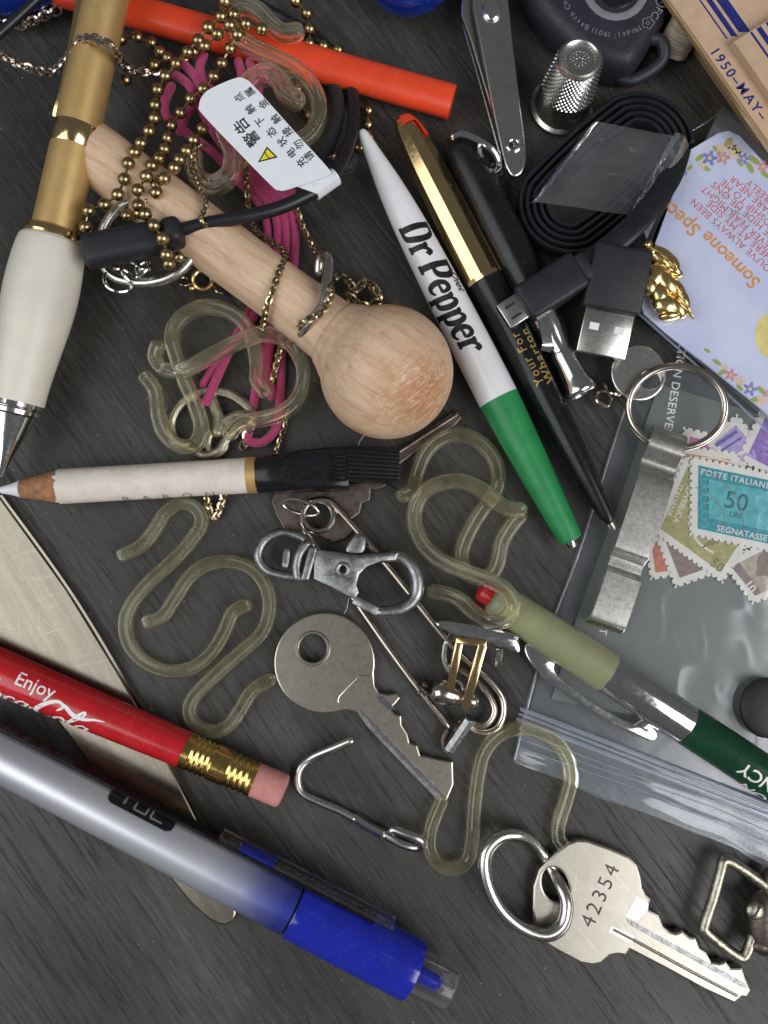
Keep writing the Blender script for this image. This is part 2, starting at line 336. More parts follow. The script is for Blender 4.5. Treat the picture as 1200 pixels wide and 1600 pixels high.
def catmull(pts, n=6, closed=False):
    P = [Vector(p) for p in pts]; out = []; N = len(P)
    rng = N if closed else N - 1
    for i in range(rng):
        if closed: a, b, c, d = P[(i - 1) % N], P[i], P[(i + 1) % N], P[(i + 2) % N]
        else: a, b, c, d = P[max(i - 1, 0)], P[i], P[i + 1], P[min(i + 2, N - 1)]
        for k in range(n):
            t = k / n; t2, t3 = t * t, t * t * t
            out.append(.5 * ((2 * b) + (c - a) * t + (2 * a - 5 * b + 4 * c - d) * t2 + (3 * b - a - 3 * c + d) * t3))
    if not closed: out.append(P[-1])
    return out
def sweep(path, rad, seg=14, closed=False, section=None, caps=True, upz=False):
    """rad: number or list per path point; section: list of (side, up) unit offsets"""
    N = len(path); sec = section or [(math.cos(2 * math.pi * k / seg), math.sin(2 * math.pi * k / seg)) for k in range(seg)]
    R = rad if isinstance(rad, (list, tuple)) else [rad] * N
    V, F, U = [], [], []; nrm = None; s = 0; m = len(sec)
    rings = []
    for i in range(N):
        if closed: T = path[(i + 1) % N] - path[i - 1]
        else: T = path[min(i + 1, N - 1)] - path[max(i - 1, 0)]
        if T.length < 1e-9: T = Vector((1, 0, 0))
        T.normalize()
        if nrm is None or upz:
            up = Vector((0, 0, 1))
            nn = up - T * T.dot(up)
            if nn.length < .15: nn = (nrm - T * T.dot(nrm)) if nrm else Vector((1, 0, 0)) - T * T.x
            nrm = nn.normalized()
        else:
            nrm = (nrm - T * T.dot(nrm)); nrm = nrm.normalized() if nrm.length > 1e-6 else Vector((0, 1, 0))
        side = T.cross(nrm); rings.append((Vector(path[i]), side, nrm.copy(), T, R[i], s))
        if i < N - 1: s += (path[i + 1] - path[i]).length
    if closed:                                                     # undo the leftover twist of the frame
        p, sd, nm, T, r, _ = rings[-1]; n0 = rings[0][2]; T0 = rings[0][3]
        nl = (nm - T0 * T0.dot(nm)).normalized(); ang = math.atan2(T0.dot(nl.cross(n0)), nl.dot(n0))
        fixed = []
        for i, (p, sd, nm, T, r, ss) in enumerate(rings):
            a = ang * i / N; fixed.append((p, sd * math.cos(a) + nm.cross(T) * 0 - nm * 0 + (T.cross(sd)) * math.sin(a), nm * math.cos(a) + T.cross(nm) * math.sin(a), T, r, ss))
        rings = fixed
    elif caps == 'round':
        def end(rg, sgn):
            p, sd, nm, T, r, ss = rg
            return [(p + T * sgn * r * math.sin(a) * .9, sd, nm, T, r * math.cos(a), ss + sgn * r * math.sin(a)) for a in (.5, .95, 1.3)]
        rings = list(reversed(end(rings[0], -1))) + rings + end(rings[-1], 1)
    for p, sd, nm, T, r, ss in rings:
        for k, (a, b) in enumerate(sec):
            V.append(p + sd * a * r + nm * b * r); U.append((ss, k / m * 6.28 * r))
    n = len(rings)
    for i in range(n if closed else n - 1):
        j = (i + 1) % n
        for k in range(m):
            k2 = (k + 1) % m; F.append((i * m + k, i * m + k2, j * m + k2, j * m + k))
    if not closed and caps:
        F.append(tuple(reversed(range(m)))); F.append(tuple((n - 1) * m + k for k in range(m)))
    return V, F, U
def P3(pts, z):
    """photo points -> table frame; each point may carry its own height"""
    return [W(p[0], p[1], p[2] if len(p) > 2 else z) for p in pts]
def tube(pts, z, rpx, n=6, closed=False, seg=14, caps='round', section=None, upz=False):
    path = catmull(P3(pts, z), n, closed); k = K(pts[0][0], pts[0][1], z)
    return sweep(path, rpx * k, seg, closed, section, caps, upz)

class Rod:
    """a straight turned thing: axis between two photo points at given heights"""
    def __init__(s, p0, z0, p1, z1):
        s.A, s.B = W(p0[0], p0[1], z0), W(p1[0], p1[1], z1); s.p0, s.p1, s.z0, s.z1 = p0, p1, z0, z1
        s.L = (s.B - s.A).length; s.a = (s.B - s.A).normalized()
        c = Vector((0, 0, CAM_H)) - (s.A + s.B) / 2; s.n = Vector((0, 0, 1)); s.n = (s.n - s.a * s.a.dot(s.n)).normalized()
        s.b = s.n.cross(s.a)
    def s_of(s, px, py):
        return (W(px, py, (s.z0 + s.z1) / 2) - s.A).dot(s.a)
    def at(s, px, py):
        """photo point -> (along, across) on the top of the rod"""
        t = max(0, min(1, (W(px, py, s.z0) - s.A).dot(s.a) / s.L)); z = s.z0 + (s.z1 - s.z0) * t
        d = W(px, py, z) - s.A; return d.dot(s.a), d.dot(s.b)
    def k(s, t):
        return K(s.p0[0] + (s.p1[0] - s.p0[0]) * t, s.p0[1] + (s.p1[1] - s.p0[1]) * t, s.z0 + (s.z1 - s.z0) * t)
    def prof(s, pts):
        """[(fraction, half width in photo px)] -> [(mm along, mm radius)]"""
        return [(t * s.L, h * s.k(t)) for t, h in pts]
    def lathe(s, pr, seg=40, flat=1.0, section=None):
        V, F, U = [], [], []
        for (x, r) in pr:
            for k in range(seg):
                a = 2 * math.pi * k / seg; q = section(a) if section else 1
                V.append(s.A + s.a * x + (s.b * math.cos(a) + s.n * math.sin(a) * flat) * r * q); U.append((x, a * r))
        for i in range(len(pr) - 1):
            for k in range(seg):
                k2 = (k + 1) % seg; F.append((i * seg + k, (i + 1) * seg + k, (i + 1) * seg + k2, i * seg + k2))
        F.append(tuple(range(seg))); F.append(tuple(reversed(range((len(pr) - 1) * seg, len(pr) * seg))))
        return V, F, U
    def wrap(s, g2, s0, v0, rfun, rev=False, lift=.05):
        """flat shape (u along, v up) -> onto the rod's surface"""
        V = []
        for (u, v, *_) in g2[0]:
            if rev: u, v = -u, -v
            x = s0 + u; r = (rfun(x) if callable(rfun) else rfun); th = (v0 + v) / r
            V.append(s.A + s.a * x + (s.n * math.cos(th) + s.b * math.sin(th)) * (r + lift))
        return V, g2[1]
def interp(pr):
    def f(x):
        for (a, ra), (b, rb) in zip(pr, pr[1:]):
            if a <= x <= b: return ra + (rb - ra) * (x - a) / max(1e-9, b - a)
        return pr[0][1] if x < pr[0][0] else pr[-1][1]
    return f
def smooth_prof(pts, n=8):
    return [(v.x, v.y) for v in catmull([Vector((a, b, 0)) for a, b in pts], n)]

def offset_loop(L, d):
    out = []; n = len(L); ar = sum(L[i][0] * L[(i + 1) % n][1] - L[(i + 1) % n][0] * L[i][1] for i in range(n))
    sg = 1 if ar > 0 else -1
    for i in range(n):
        a, b, c = Vector(L[i - 1][:2]), Vector(L[i][:2]), Vector(L[(i + 1) % n][:2])
        e1, e2 = (b - a), (c - b)
        if e1.length < 1e-9 or e2.length < 1e-9: out.append((b.x, b.y)); continue
        e1.normalize(); e2.normalize(); n1, n2 = Vector((-e1.y, e1.x)) * sg, Vector((-e2.y, e2.x)) * sg
        m = n1 + n2
        if m.length < .3: m = n1
        m.normalize(); f = d / max(.5, m.dot(n1)); out.append((b.x + m.x * f, b.y + m.y * f))
    return out
def plate(loops, z0, z1, bev=0.0, zfun=None):
    """loops in mm: the outline, then holes; chamfered top edge"""
    V, F = [], []; base = []; mid = []; top = []
    def add(L, z):
        i0 = len(V); V.extend(Vector((x, y, z)) for x, y in L); return list(range(i0, len(V)))
    ins = []
    for i, L in enumerate(loops):
        L = [(p[0], p[1]) for p in L]
        I = offset_loop(L, bev if i == 0 else -bev) if bev else L
        base.append(add(L, z0)); mid.append(add(L, z1 - bev) if bev else None)
        if bev: mid.append(add(offset_loop(L, (bev if i == 0 else -bev) * .3), z1 - bev * .3))
        t = add(I, z1); top.append(t); ins.append(I)
        seq = [base[-1]] + ([mid[-2], mid[-1]] if bev else []) + [t]
        n = len(L)
        for lo, hi in zip(seq, seq[1:]):
            for k in range(n): F.append((lo[k], lo[(k + 1) % n], hi[(k + 1) % n], hi[k]))
    for idx, lps in ((top, ins), (base, [[(p[0], p[1]) for p in L] for L in loops])):
        flat = [j for t in idx for j in t]
        for tri in tessellate_polygon([[Vector((x, y, 0)) for x, y in L] for L in lps]): F.append(tuple(flat[i] for i in tri))
    if zfun: V = [Vector((v.x, v.y, v.z + zfun(v.x, v.y))) for v in V]
    bm = bmesh.new(); vs = [bm.verts.new(v) for v in V]
    for f in F:
        if len(set(f)) == len(f):
            try: bm.faces.new([vs[i] for i in f])
            except ValueError: pass
    bmesh.ops.recalc_face_normals(bm, faces=bm.faces); bm.verts.index_update()
    r = ([v.co.copy() for v in bm.verts], [tuple(v.index for v in f.verts) for f in bm.faces]); bm.free(); return r
def L2(pts, z, smooth=0):
    P = [W(p[0], p[1], z) for p in pts]
    if smooth: P = catmull(P, smooth, True)
    return [(p.x, p.y) for p in P]
def ell(cx, cy, rx, ry, z, n=28, rot=0.0):
    c = W(cx, cy, z); k = K(cx, cy, z)
    return [(c.x + k * (rx * math.cos(a) * math.cos(rot) - ry * math.sin(a) * math.sin(rot)), c.y + k * (rx * math.cos(a) * math.sin(rot) + ry * math.sin(a) * math.cos(rot))) for a in [2 * math.pi * i / n for i in range(n)]]
def rbox(c, u, v, w, du, dv, dw, bev=.3, seg=2, taper=1.0):
    """bevelled block: centre c, unit axes u v w, full sizes"""
    bm = bmesh.new(); vs = []
    for i in (-1, 1):
        for j in (-1, 1):
            for k in (-1, 1):
                f = taper if i > 0 else 1
                vs.append(bm.verts.new(c + u * (i * du / 2) + v * (j * dv / 2 * f) + w * (k * dw / 2 * f)))
    for f in ((0, 1, 3, 2), (4, 6, 7, 5), (0, 4, 5, 1), (2, 3, 7, 6), (0, 2, 6, 4), (1, 5, 7, 3)): bm.faces.new([vs[i] for i in f])
    bmesh.ops.recalc_face_normals(bm, faces=bm.faces)
    if bev: bmesh.ops.bevel(bm, geom=list(bm.edges), offset=bev, segments=seg, profile=.5, affect='EDGES')
    bm.verts.index_update(); r = ([x.co.copy() for x in bm.verts], [tuple(y.index for y in f.verts) for f in bm.faces]); bm.free(); return r
def ellipsoid(c, u, v, w, ru, rv, rw, seg=20, rings=12, pw=1.0):
    V, F = [], []
    for i in range(rings + 1):
        th = math.pi * i / rings
        for k in range(seg):
            ph = 2 * math.pi * k / seg
            V.append(c + u * (ru * math.cos(th)) + v * (rv * math.sin(th) * math.cos(ph)) + w * (rw * math.sin(th) * math.sin(ph)))
    for i in range(rings):
        for k in range(seg):
            k2 = (k + 1) % seg; F.append((i * seg + k, i * seg + k2, (i + 1) * seg + k2, (i + 1) * seg + k))
    return V, F
X, Y, Z = Vector((1, 0, 0)), Vector((0, 1, 0)), Vector((0, 0, 1))
def ball(c, r, seg=16, rings=10): return ellipsoid(c, X, Y, Z, r, r, r, seg, rings)
def torus(c, n, R, r, seg=28, ts=10, flat=1.0):
    n = Vector(n).normalized(); u = n.cross(X if abs(n.x) < .8 else Y).normalized(); v = n.cross(u)
    return sweep([c + u * (R * math.cos(2 * math.pi * i / seg)) + v * (R * math.sin(2 * math.pi * i / seg)) for i in range(seg)], r, ts, True)

def text2d(s, size, bold=0.0, shear=0.0, spacing=1.0, align='LEFT', maxlen=None):
    cu = bpy.data.curves.new('t', 'FONT'); cu.body = s; cu.size = size; cu.offset = bold; cu.shear = shear; cu.space_character = spacing
    cu.align_x = align; cu.fill_mode = 'FRONT'; cu.resolution_u = 3
    o = bpy.data.objects.new('t', cu); COL.objects.link(o)
    dg = bpy.context.evaluated_depsgraph_get(); dg.update()
    me = bpy.data.meshes.new_from_object(o.evaluated_get(dg), depsgraph=dg)
    bpy.data.objects.remove(o); bpy.data.curves.remove(cu)
    bm = bmesh.new(); bm.from_mesh(me); bpy.data.meshes.remove(me)
    bmesh.ops.triangulate(bm, faces=bm.faces)
    if maxlen:
        for _ in range(4):
            es = [e for e in bm.edges if e.calc_length() > maxlen]
            if not es: break
            bmesh.ops.subdivide_edges(bm, edges=es, cuts=1); bmesh.ops.triangulate(bm, faces=[f for f in bm.faces if len(f.verts) > 3])
    bm.verts.index_update(); r = ([tuple(v.co) for v in bm.verts], [tuple(v.index for v in f.verts) for f in bm.faces]); bm.free()
    return r
def lay(g2, px, py, z, dpx, lift=.04, zfun=None, tilt=None):
    """flat lettering on a level face: starts at photo point, runs along photo direction dpx"""
    p = W(px, py, z); q = W(px + dpx[0], py + dpx[1], z); u = (q - p).normalized(); v = Vector((-u.y, u.x, 0))
    V = []
    for a in g2[0]:
        w = p + u * a[0] + v * a[1]; w.z = z + lift + (zfun(w.x, w.y) if zfun else 0); V.append(w)
    return V, g2[1]
def center2d(g):
    xs = [v[0] for v in g[0]]; ys = [v[1] for v in g[0]]; cx, cy = (min(xs) + max(xs)) / 2, (min(ys) + max(ys)) / 2
    return [(v[0] - cx, v[1] - cy, 0) for v in g[0]], g[1]
def ribbon2d(pts, w, n=5):
    """stroke of a given width in the flat; w may be a list"""
    P = catmull([Vector((a, b, 0)) for a, b in pts], n); N = len(P); V, F = [], []
    for i, p in enumerate(P):
        T = (P[min(i + 1, N - 1)] - P[max(i - 1, 0)]); T.normalize()
        t = i / (N - 1); ww = w if not isinstance(w, (list, tuple)) else w[min(len(w) - 1, int(t * (len(w) - 1)))] * (1 - (t * (len(w) - 1)) % 1) + w[min(len(w) - 1, int(t * (len(w) - 1)) + 1)] * ((t * (len(w) - 1)) % 1)
        nn = Vector((-T.y, T.x, 0)) * ww / 2; V += [tuple(p + nn), tuple(p - nn)]
    for i in range(N - 1): F.append((2 * i, 2 * i + 1, 2 * i + 3, 2 * i + 2))
    return V, F
def sheet(fn, nu, nv):
    V, F, U = [], [], []
    for j in range(nv + 1):
        for i in range(nu + 1): V.append(fn(i / nu, j / nv)); U.append((i / nu, j / nv))
    for j in range(nv):
        for i in range(nu): a = j * (nu + 1) + i; F.append((a, a + 1, a + nu + 2, a + nu + 1))
    return V, F, U
def quadmap(c, z):
    P = [W(p[0], p[1], z) for p in c]
    def f(u, v): return (P[0] * (1 - u) + P[1] * u) * (1 - v) + (P[3] * (1 - u) + P[2] * u) * v
    return f
def chain_geo(pts, z, link_px=12, width_px=8, wire_px=2.0, n=8, flat=True):
    path = catmull(P3(pts, z), n); k = K(pts[0][0], pts[0][1], z); step = link_px * k * .62
    acc = 0; out = []; last = path[0]; tg = 0; cum = [0]
    for a, b in zip(path, path[1:]): cum.append(cum[-1] + (b - a).length)
    tot = cum[-1]; i = 0; s = step / 2; q = 0
    while s < tot:
        while cum[i + 1] < s: i += 1
        f = (s - cum[i]) / max(1e-9, cum[i + 1] - cum[i]); p = path[i].lerp(path[i + 1], f); T = (path[i + 1] - path[i]).normalized()
        sd = T.cross(Z); sd = sd.normalized() if sd.length > .1 else X.copy(); up = sd.cross(T)
        ang = (.55 if q % 2 else -.75) + random.uniform(-.15, .15)
        n1 = sd * math.cos(ang) + up * math.sin(ang)
        ring = [p + T * (link_px * k * .5 * math.cos(t)) + n1 * (width_px * k * .5 * math.sin(t)) for t in [2 * math.pi * h / 10 for h in range(10)]]
        out.append(sweep(ring, wire_px * k, 5, True)); s += step; q += 1
    return merge(*out)

# ================================================================== the table
def make_table():
    g = sheet(lambda u, v: Vector(((u - .5) * 900, (v - .5) * 900, 0)), 2, 2)
    o = bpy.data.objects.new('table', to_mesh('table', g, table_mat_, (0, 0, 0), 0)); COL.objects.link(o); o['kind'] = 'structure'
make_table()

# ================================================================== table knife under the pencils
def knife():
    out = [(-60, 690), (0, 775), (105, 920), (185, 1050), (250, 1165), (310, 1285), (350, 1375), (362, 1398), (368, 1415), (369, 1428), (364, 1440), (354, 1446), (342, 1445), (326, 1437), (300, 1414), (262, 1368), (130, 1180), (80, 1115), (-60, 930)]
    P = [W(x, y, 1.5) for x, y in out]
    single('table_knife', plate([[(p.x, p.y) for p in P]], .1, 1.6, .45), 'blade', 'flat round-tipped knife blade lying under the red pencil', 'knife', smooth=16)
    ko = [o for o in COL.objects if o.name == 'table_knife'][0]
    e = P3([(0, 775), (105, 920), (185, 1050), (250, 1165), (310, 1285), (350, 1375)], 1.45)
    o = bpy.data.objects.new('ground_edge', to_mesh('ground_edge', sweep(catmull(e, 6), 1.0, section=[(.05, -.35), (.05, .02), (-.55, .20), (-.55, .1)]), 'blade', ko.location / MM, 16)); COL.objects.link(o); o.parent = ko
knife()

# ================================================================== pencils and pens
def red_pencil():
    R = Rod((-60, 1024), 6.0, (444, 1237), 4.2); t = Thing('red_pencil', 'red pencil with white script lettering, brass ferrule and pink eraser', 'pencil', R.A * .3 + R.B * .7 - Z * 4)
    fx = R.s_of(289, 1171) / R.L; ex = R.s_of(398, 1218) / R.L
    pr = R.prof([(0, 35), (.15, 34), (fx, 28.5)]); hexs = lambda a: 1 + .012 * math.cos(6 * a)
    body = part(t, 'body', R.lathe(pr, 48, section=hexs), 'pencil_red')
    fp = []; m0, m1 = fx * R.L, ex * R.L; r0, r1 = 29 * R.k(fx), 28 * R.k(ex)
    N = 90
    for i in range(N + 1):
        q = i / N; r = r0 + (r1 - r0) * q
        groove = 0
        for a, b in ((.10, .40), (.62, .95)):
            if a < q < b: groove = .16 * (math.cos((q - a) / (b - a) * 4 * 2 * math.pi) - 1) / 2 * 2
        fp.append((m0 + (m1 - m0) * q, r + groove))
    part(t, 'ferrule', R.lathe([(fp[0][0], fp[0][1] - .5)] + fp + [(fp[-1][0], fp[-1][1] - .4)], 40), 'brass_ferrule')
    re = 26.5 * R.k(1); Le = R.L
    part(t, 'eraser', R.lathe([(m1 - .5, re)] + [(Le - .9 * (1 - math.sin(a)), re - .9 * (1 - math.cos(a))) for a in [0, .4, .8, 1.2, 1.57]] + [(Le + .15, re * .5)], 40), 'eraser_pink')
    rf = interp(pr)
    s0, v0 = R.at(31, 1070)
    part(t, 'lettering', R.wrap(text2d('Enjoy', 3.9, .03, 0, 1.0, maxlen=.8), s0, v0 + 1.0, rf), 'ink_white', body, 0)
    # script lettering drawn as pen strokes (unit: x-height .5, capital 1)
    st = []
    def S(pts, w): st.append(ribbon2d(pts, w))
    def cap_c(x):
        S([(x + .75, .88), (x + .68, .70), (x + .80, .84), (x + .72, 1.0), (x + .45, 1.0), (x + .15, .72), (x + .0, .35), (x + .1, .05), (x + .35, .0), (x + .62, .2)], [.03, .05, .07, .10, .16, .2, .16, .1, .04])
    def low_o(x):
        S([(x + .25, .45), (x + .05, .30), (x + .06, .05), (x + .25, .0), (x + .40, .2), (x + .34, .42), (x + .22, .44), (x + .34, .34), (x + .55, .42)], [.07, .13, .13, .07, .1, .08, .04, .03])
    def low_c(x):
        S([(x + .38, .36), (x + .34, .45), (x + .15, .40), (x + .04, .18), (x + .14, .0), (x + .32, .06), (x + .48, .22)], [.08, .07, .13, .14, .08, .04])
    def low_a(x):
        S([(x + .40, .38), (x + .25, .46), (x + .06, .28), (x + .08, .03), (x + .22, .02), (x + .40, .30), (x + .46, .44)], [.06, .08, .13, .12, .06, .05])
        S([(x + .46, .45), (x + .38, .1), (x + .46, .0), (x + .62, .15)], [.12, .12, .08, .04])
    def low_l(x):
        S([(x + .0, .15), (x + .30, .55), (x + .48, .90), (x + .42, 1.02), (x + .28, .8), (x + .12, .25), (x + .2, .02), (x + .42, .15)], [.04, .05, .08, .1, .13, .13, .07, .04])
    x = 0
    cap_c(x); low_o(x + .72); low_c(x + 1.24); low_a(x + 1.68)
    S([(2.22, .26), (2.36, .30)], .13)
    cap_c(2.48); low_o(3.18); low_l(3.62); low_a(4.02)
    S([(3.02, 1.02), (3.35, .96), (3.75, .78), (4.15, .78), (4.5, .92), (4.85, 1.0)], [.05, .12, .17, .15, .08, .02])
    g = merge(*st); k = 5.7
    V = [(v[0] * k + v[1] * k * .25, v[1] * k, 0) for v in g[0]]
    s1, v1 = R.at(-46, 1085)
    part(t, 'script_lettering', R.wrap((V, g[1]), s1, -5.7, rf), 'ink_white', body, 0)
red_pencil()

def blue_pen():
    R = Rod((-70, 1141), 8.6, (646, 1516), 6.6); t = Thing('gel_pen', 'large pearly gel pen with blue grip end and dark clip', 'pen', R.B - Z * 6.6)
    bs = R.s_of(459, 1414) / R.L
    MAT['pearl'] = None
    ramp_along_mat('pearl', [(0, (.60, .59, .66)), (.35, (.72, .72, .76)), (.58, (.70, .70, .77)), (.655, (.48, .49, .66)), (.70, (.18, .20, .52)), (.745, (.05, .07, .40))], .36, .72, .35, .05, .05, R.L, 0, 420)
    pr = R.prof([(0, 39.5), (.3, 41), (bs, 43.5)])
    part(t, 'barrel', R.lathe(pr, 48), 'pearl')
    gap = .004
    part(t, 'joint_ring', R.lathe([(bs * R.L, 41 * R.k(bs)), ((bs + gap) * R.L, 41 * R.k(bs))], 40), 'black_plastic')
    g0 = (bs + gap) * R.L
    gp = [(g0, 45 * R.k(bs)), (g0 + .4, 46 * R.k(bs))] + [(g0 + (R.L - g0) * q, (46 + q * 1.2) * R.k(.95)) for q in (.1, .3, .5, .7, .9, .97)] + [(R.L, 46 * R.k(1)), (R.L, 42 * R.k(1))]
    part(t, 'blue_sleeve', R.lathe(gp, 56), 'blue_barrel')
    E = R.L + (W(705, 1546, 6.6) - W(646, 1516, 6.6)).length; r = 35 * R.k(1)
    part(t, 'clear_end', R.lathe([(R.L - .5, r)] + [(E - 1.4, r), (E - .5, r - .15), (E - .1, r - .6), (E, r - 1.2), (E - .9, r - 1.7), (E - 1.2, r - 3)], 40), 'clear_plastic')
    part(t, 'refill_end', R.lathe([(R.L, r * .48), (E - 3.0, r * .48), (E - 2.9, r * .4), (E - 2.0, r * .3)], 24), 'blue_barrel')
    # clip along the upper edge
    rr = interp(pr)
    def strip(sa, sb, tha, thb, lift, thick, n=40):
        V, F = [], []
        for i in range(n + 1):
            x = sa + (sb - sa) * i / n; r = rr(min(x, bs * R.L)) * 1.0
            for th, l in ((tha, lift), (thb, lift), (thb, lift + thick), (tha, lift + thick)):
                V.append(R.A + R.a * x + (R.n * math.cos(th) + R.b * math.sin(th)) * (r + l))
        for i in range(n):
            for k in range(4): F.append((i * 4 + k, i * 4 + (k + 1) % 4, i * 4 + 4 + (k + 1) % 4, i * 4 + 4 + k))
        F += [(0, 1, 2, 3), (n * 4 + 3, n * 4 + 2, n * 4 + 1, n * 4)]
        return V, F
    cl = part(t, 'clip', strip(0, R.s_of(585, 1435), 1.08, 1.50, .25, .8), 'black_plastic')
    part(t, 'clip_cover', strip(R.s_of(345, 1305), R.s_of(612, 1447), 1.10, 1.52, 1.2, 1.1), 'clear_plastic', cl)
    part(t, 'clip_spine', strip(R.s_of(375, 1325), R.s_of(428, 1350), 1.16, 1.42, 1.1, .5), 'blue_barrel', cl)
    # plaque with letters
    s0, v0 = R.at(222, 1255)
    pl = [(-7.4, -.1), (-7.0, 1.5), (-6.2, 2.0), (6.2, 2.0), (7.0, 1.5), (7.4, -.1), (7.1, -1.2), (6.2, -1.7), (-6.2, -1.7), (-7.1, -1.2)]
    r0 = rr(s0); V = [];
    f2 = tessellate_polygon([[Vector((a, b, 0)) for a, b in pl]])
    bm = bmesh.new(); vs = [bm.verts.new((a, b, 0)) for a, b in pl]; bm.faces.new(vs); bmesh.ops.triangulate(bm, faces=bm.faces)
    for _ in range(3):
        bmesh.ops.subdivide_edges(bm, edges=[e for e in bm.edges if e.calc_length() > .9], cuts=1); bmesh.ops.triangulate(bm, faces=[f for f in bm.faces if len(f.verts) > 3])
    bm.verts.index_update(); g = ([tuple(v.co) for v in bm.verts], [tuple(v.index for v in f.verts) for f in bm.faces]); bm.free()
    p = part(t, 'plaque', R.wrap(g, s0 + 1, r0 * .93, r0, lift=.22), 'black_plastic', smooth=60)
    L = []
    for u0, strokes in ((-6.0, [[(0, 2.4), (3.2, 2.4)], [(1.6, 2.4), (1.6, 0)]]), (-1.8, [[(0, 2.4), (0, .0), (3.2, .0), (3.2, 2.4)]]), (2.6, [[(0, 2.4), (0, 0), (3.2, 0)]])):
        for s_ in strokes:
            for a, b in zip(s_, s_[1:]):
                V, F = ribbon2d([a, ((a[0] + b[0]) / 2, (a[1] + b[1]) / 2), b], .5, 4)
                L.append(([(v[0] * .82 + u0 * .85, v[1] * .72 - .75, 0) for v in V], F))
    part(t, 'lettering', R.wrap(merge(*L)[:2], s0 + 1, r0 * .93, r0, lift=.30), 'ink_grey', p, 0)
blue_pen()

def cream_pencil():
    R = Rod((-4, 766), 5.6, (402, 742), 5.2); t = Thing('cosmetic_pencil', 'short cream makeup pencil with sharpened tip and black comb cap', 'pencil', R.A * .5 + R.B * .5 - Z * 4.5)
    f = lambda px: R.s_of(px, 755) / R.L
    part(t, 'lead', R.lathe(smooth_prof(R.prof([(0, 1), (.012, 5), (f(18), 9), (f(33), 14)]), 4), 32), 'white_lead')
    V, F, U = R.lathe(R.prof([(f(33), 14)] + [(f(33 + i * 6), 14 + i * 1.22) for i in range(1, 11)] + [(f(94), 26)]), 48)
    part(t, 'wood_cone', (V, F, U), 'pencil_wood')
    V, F, U = R.lathe(R.prof([(f(93), 26), (f(95), 27.5)] + [(f(x), 27.5) for x in (110, 160, 220, 300)] + [(f(387), 28)]), 48)
    for k in range(96):
        V[k] += R.a * (1.2 * noise.noise(Vector((k % 48 * .55, 0, 3))))
    body = part(t, 'body', (V, F, U), 'cream_paint')
    part(t, 'gold_band', R.lathe(R.prof([(f(387), 28.6), (f(402), 28.6)]), 48), 'gold_paint')
    rr = 27.5 * R.k(.6)
    s0, v0 = R.at(178, 779)
    part(t, 'lettering', R.wrap(center2d(text2d('BARON', 3.0, 0, 0, 2.6, maxlen=.5)), s0 + 12, -rr * 1.30, rr, lift=.05), 'ink_grey', body, 0)
    # cap: a flattened loft that widens into ribs
    def loft(secs):
        V, F = [], []; m = 28
        for (px, cy, hw, hh, p) in secs:
            c = W(px, cy, 5.2); k = K(px, cy, 5.2)
            for i in range(m):
                a = 2 * math.pi * i / m; ca, sa = math.cos(a), math.sin(a)
                V.append(c + R.b * (math.copysign(abs(ca) ** p, ca) * hw * k) + R.n * (math.copysign(abs(sa) ** p, sa) * hh * k))
        n = len(secs)
        for i in range(n - 1):
            for j in range(m): F.append((i * m + j, (i + 1) * m + j, (i + 1) * m + (j + 1) % m, i * m + (j + 1) % m))
        F += [tuple(range(m)), tuple(reversed(range((n - 1) * m, n * m)))]
        return V, F
    cap = part(t, 'cap', loft([(401, 742, 27, 28, .9), (404, 742, 29, 30, .8), (430, 740, 30, 30, .7), (470, 737, 32, 28, .55), (514, 734, 34, 25, .4), (540, 733, 34, 22, .4), (544, 733, 33, 20, .4)]), 'black_plastic')
    comb = part(t, 'comb', loft([(515, 727, 26, 24, .35), (560, 726, 28, 22, .3), (620, 728, 27, 19, .3), (624, 728, 26, 17, .4)]), 'black_matte')
    for i in range(8):
        y0, y1 = 704 + i * 6.6, 707 + i * 6.1
        a, b = W(514, y0, 8.6), W(542, y0 - .3, 8.6)
        part(t, 'rib', rbox((a + b) / 2 - Z * .1, (b - a).normalized(), R.b, R.n, (b - a).length, .5, .9, .15, 1), 'black_plastic', cap)
        a, b = W(541, y0 - 3, 8.4), W(625, y1 + 1, 7.9)
        part(t, 'tine', rbox((a + b) / 2, (b - a).normalized(), R.b, R.n, (b - a).length, .52, 1.0, .16, 1), 'black_plastic', comb)
    part(t, 'loose_bristle', tube([(545, 756), (580, 752), (605, 756), (621, 765)], 5, 1.6, 5, seg=6), 'black_plastic', comb)
cream_pencil()

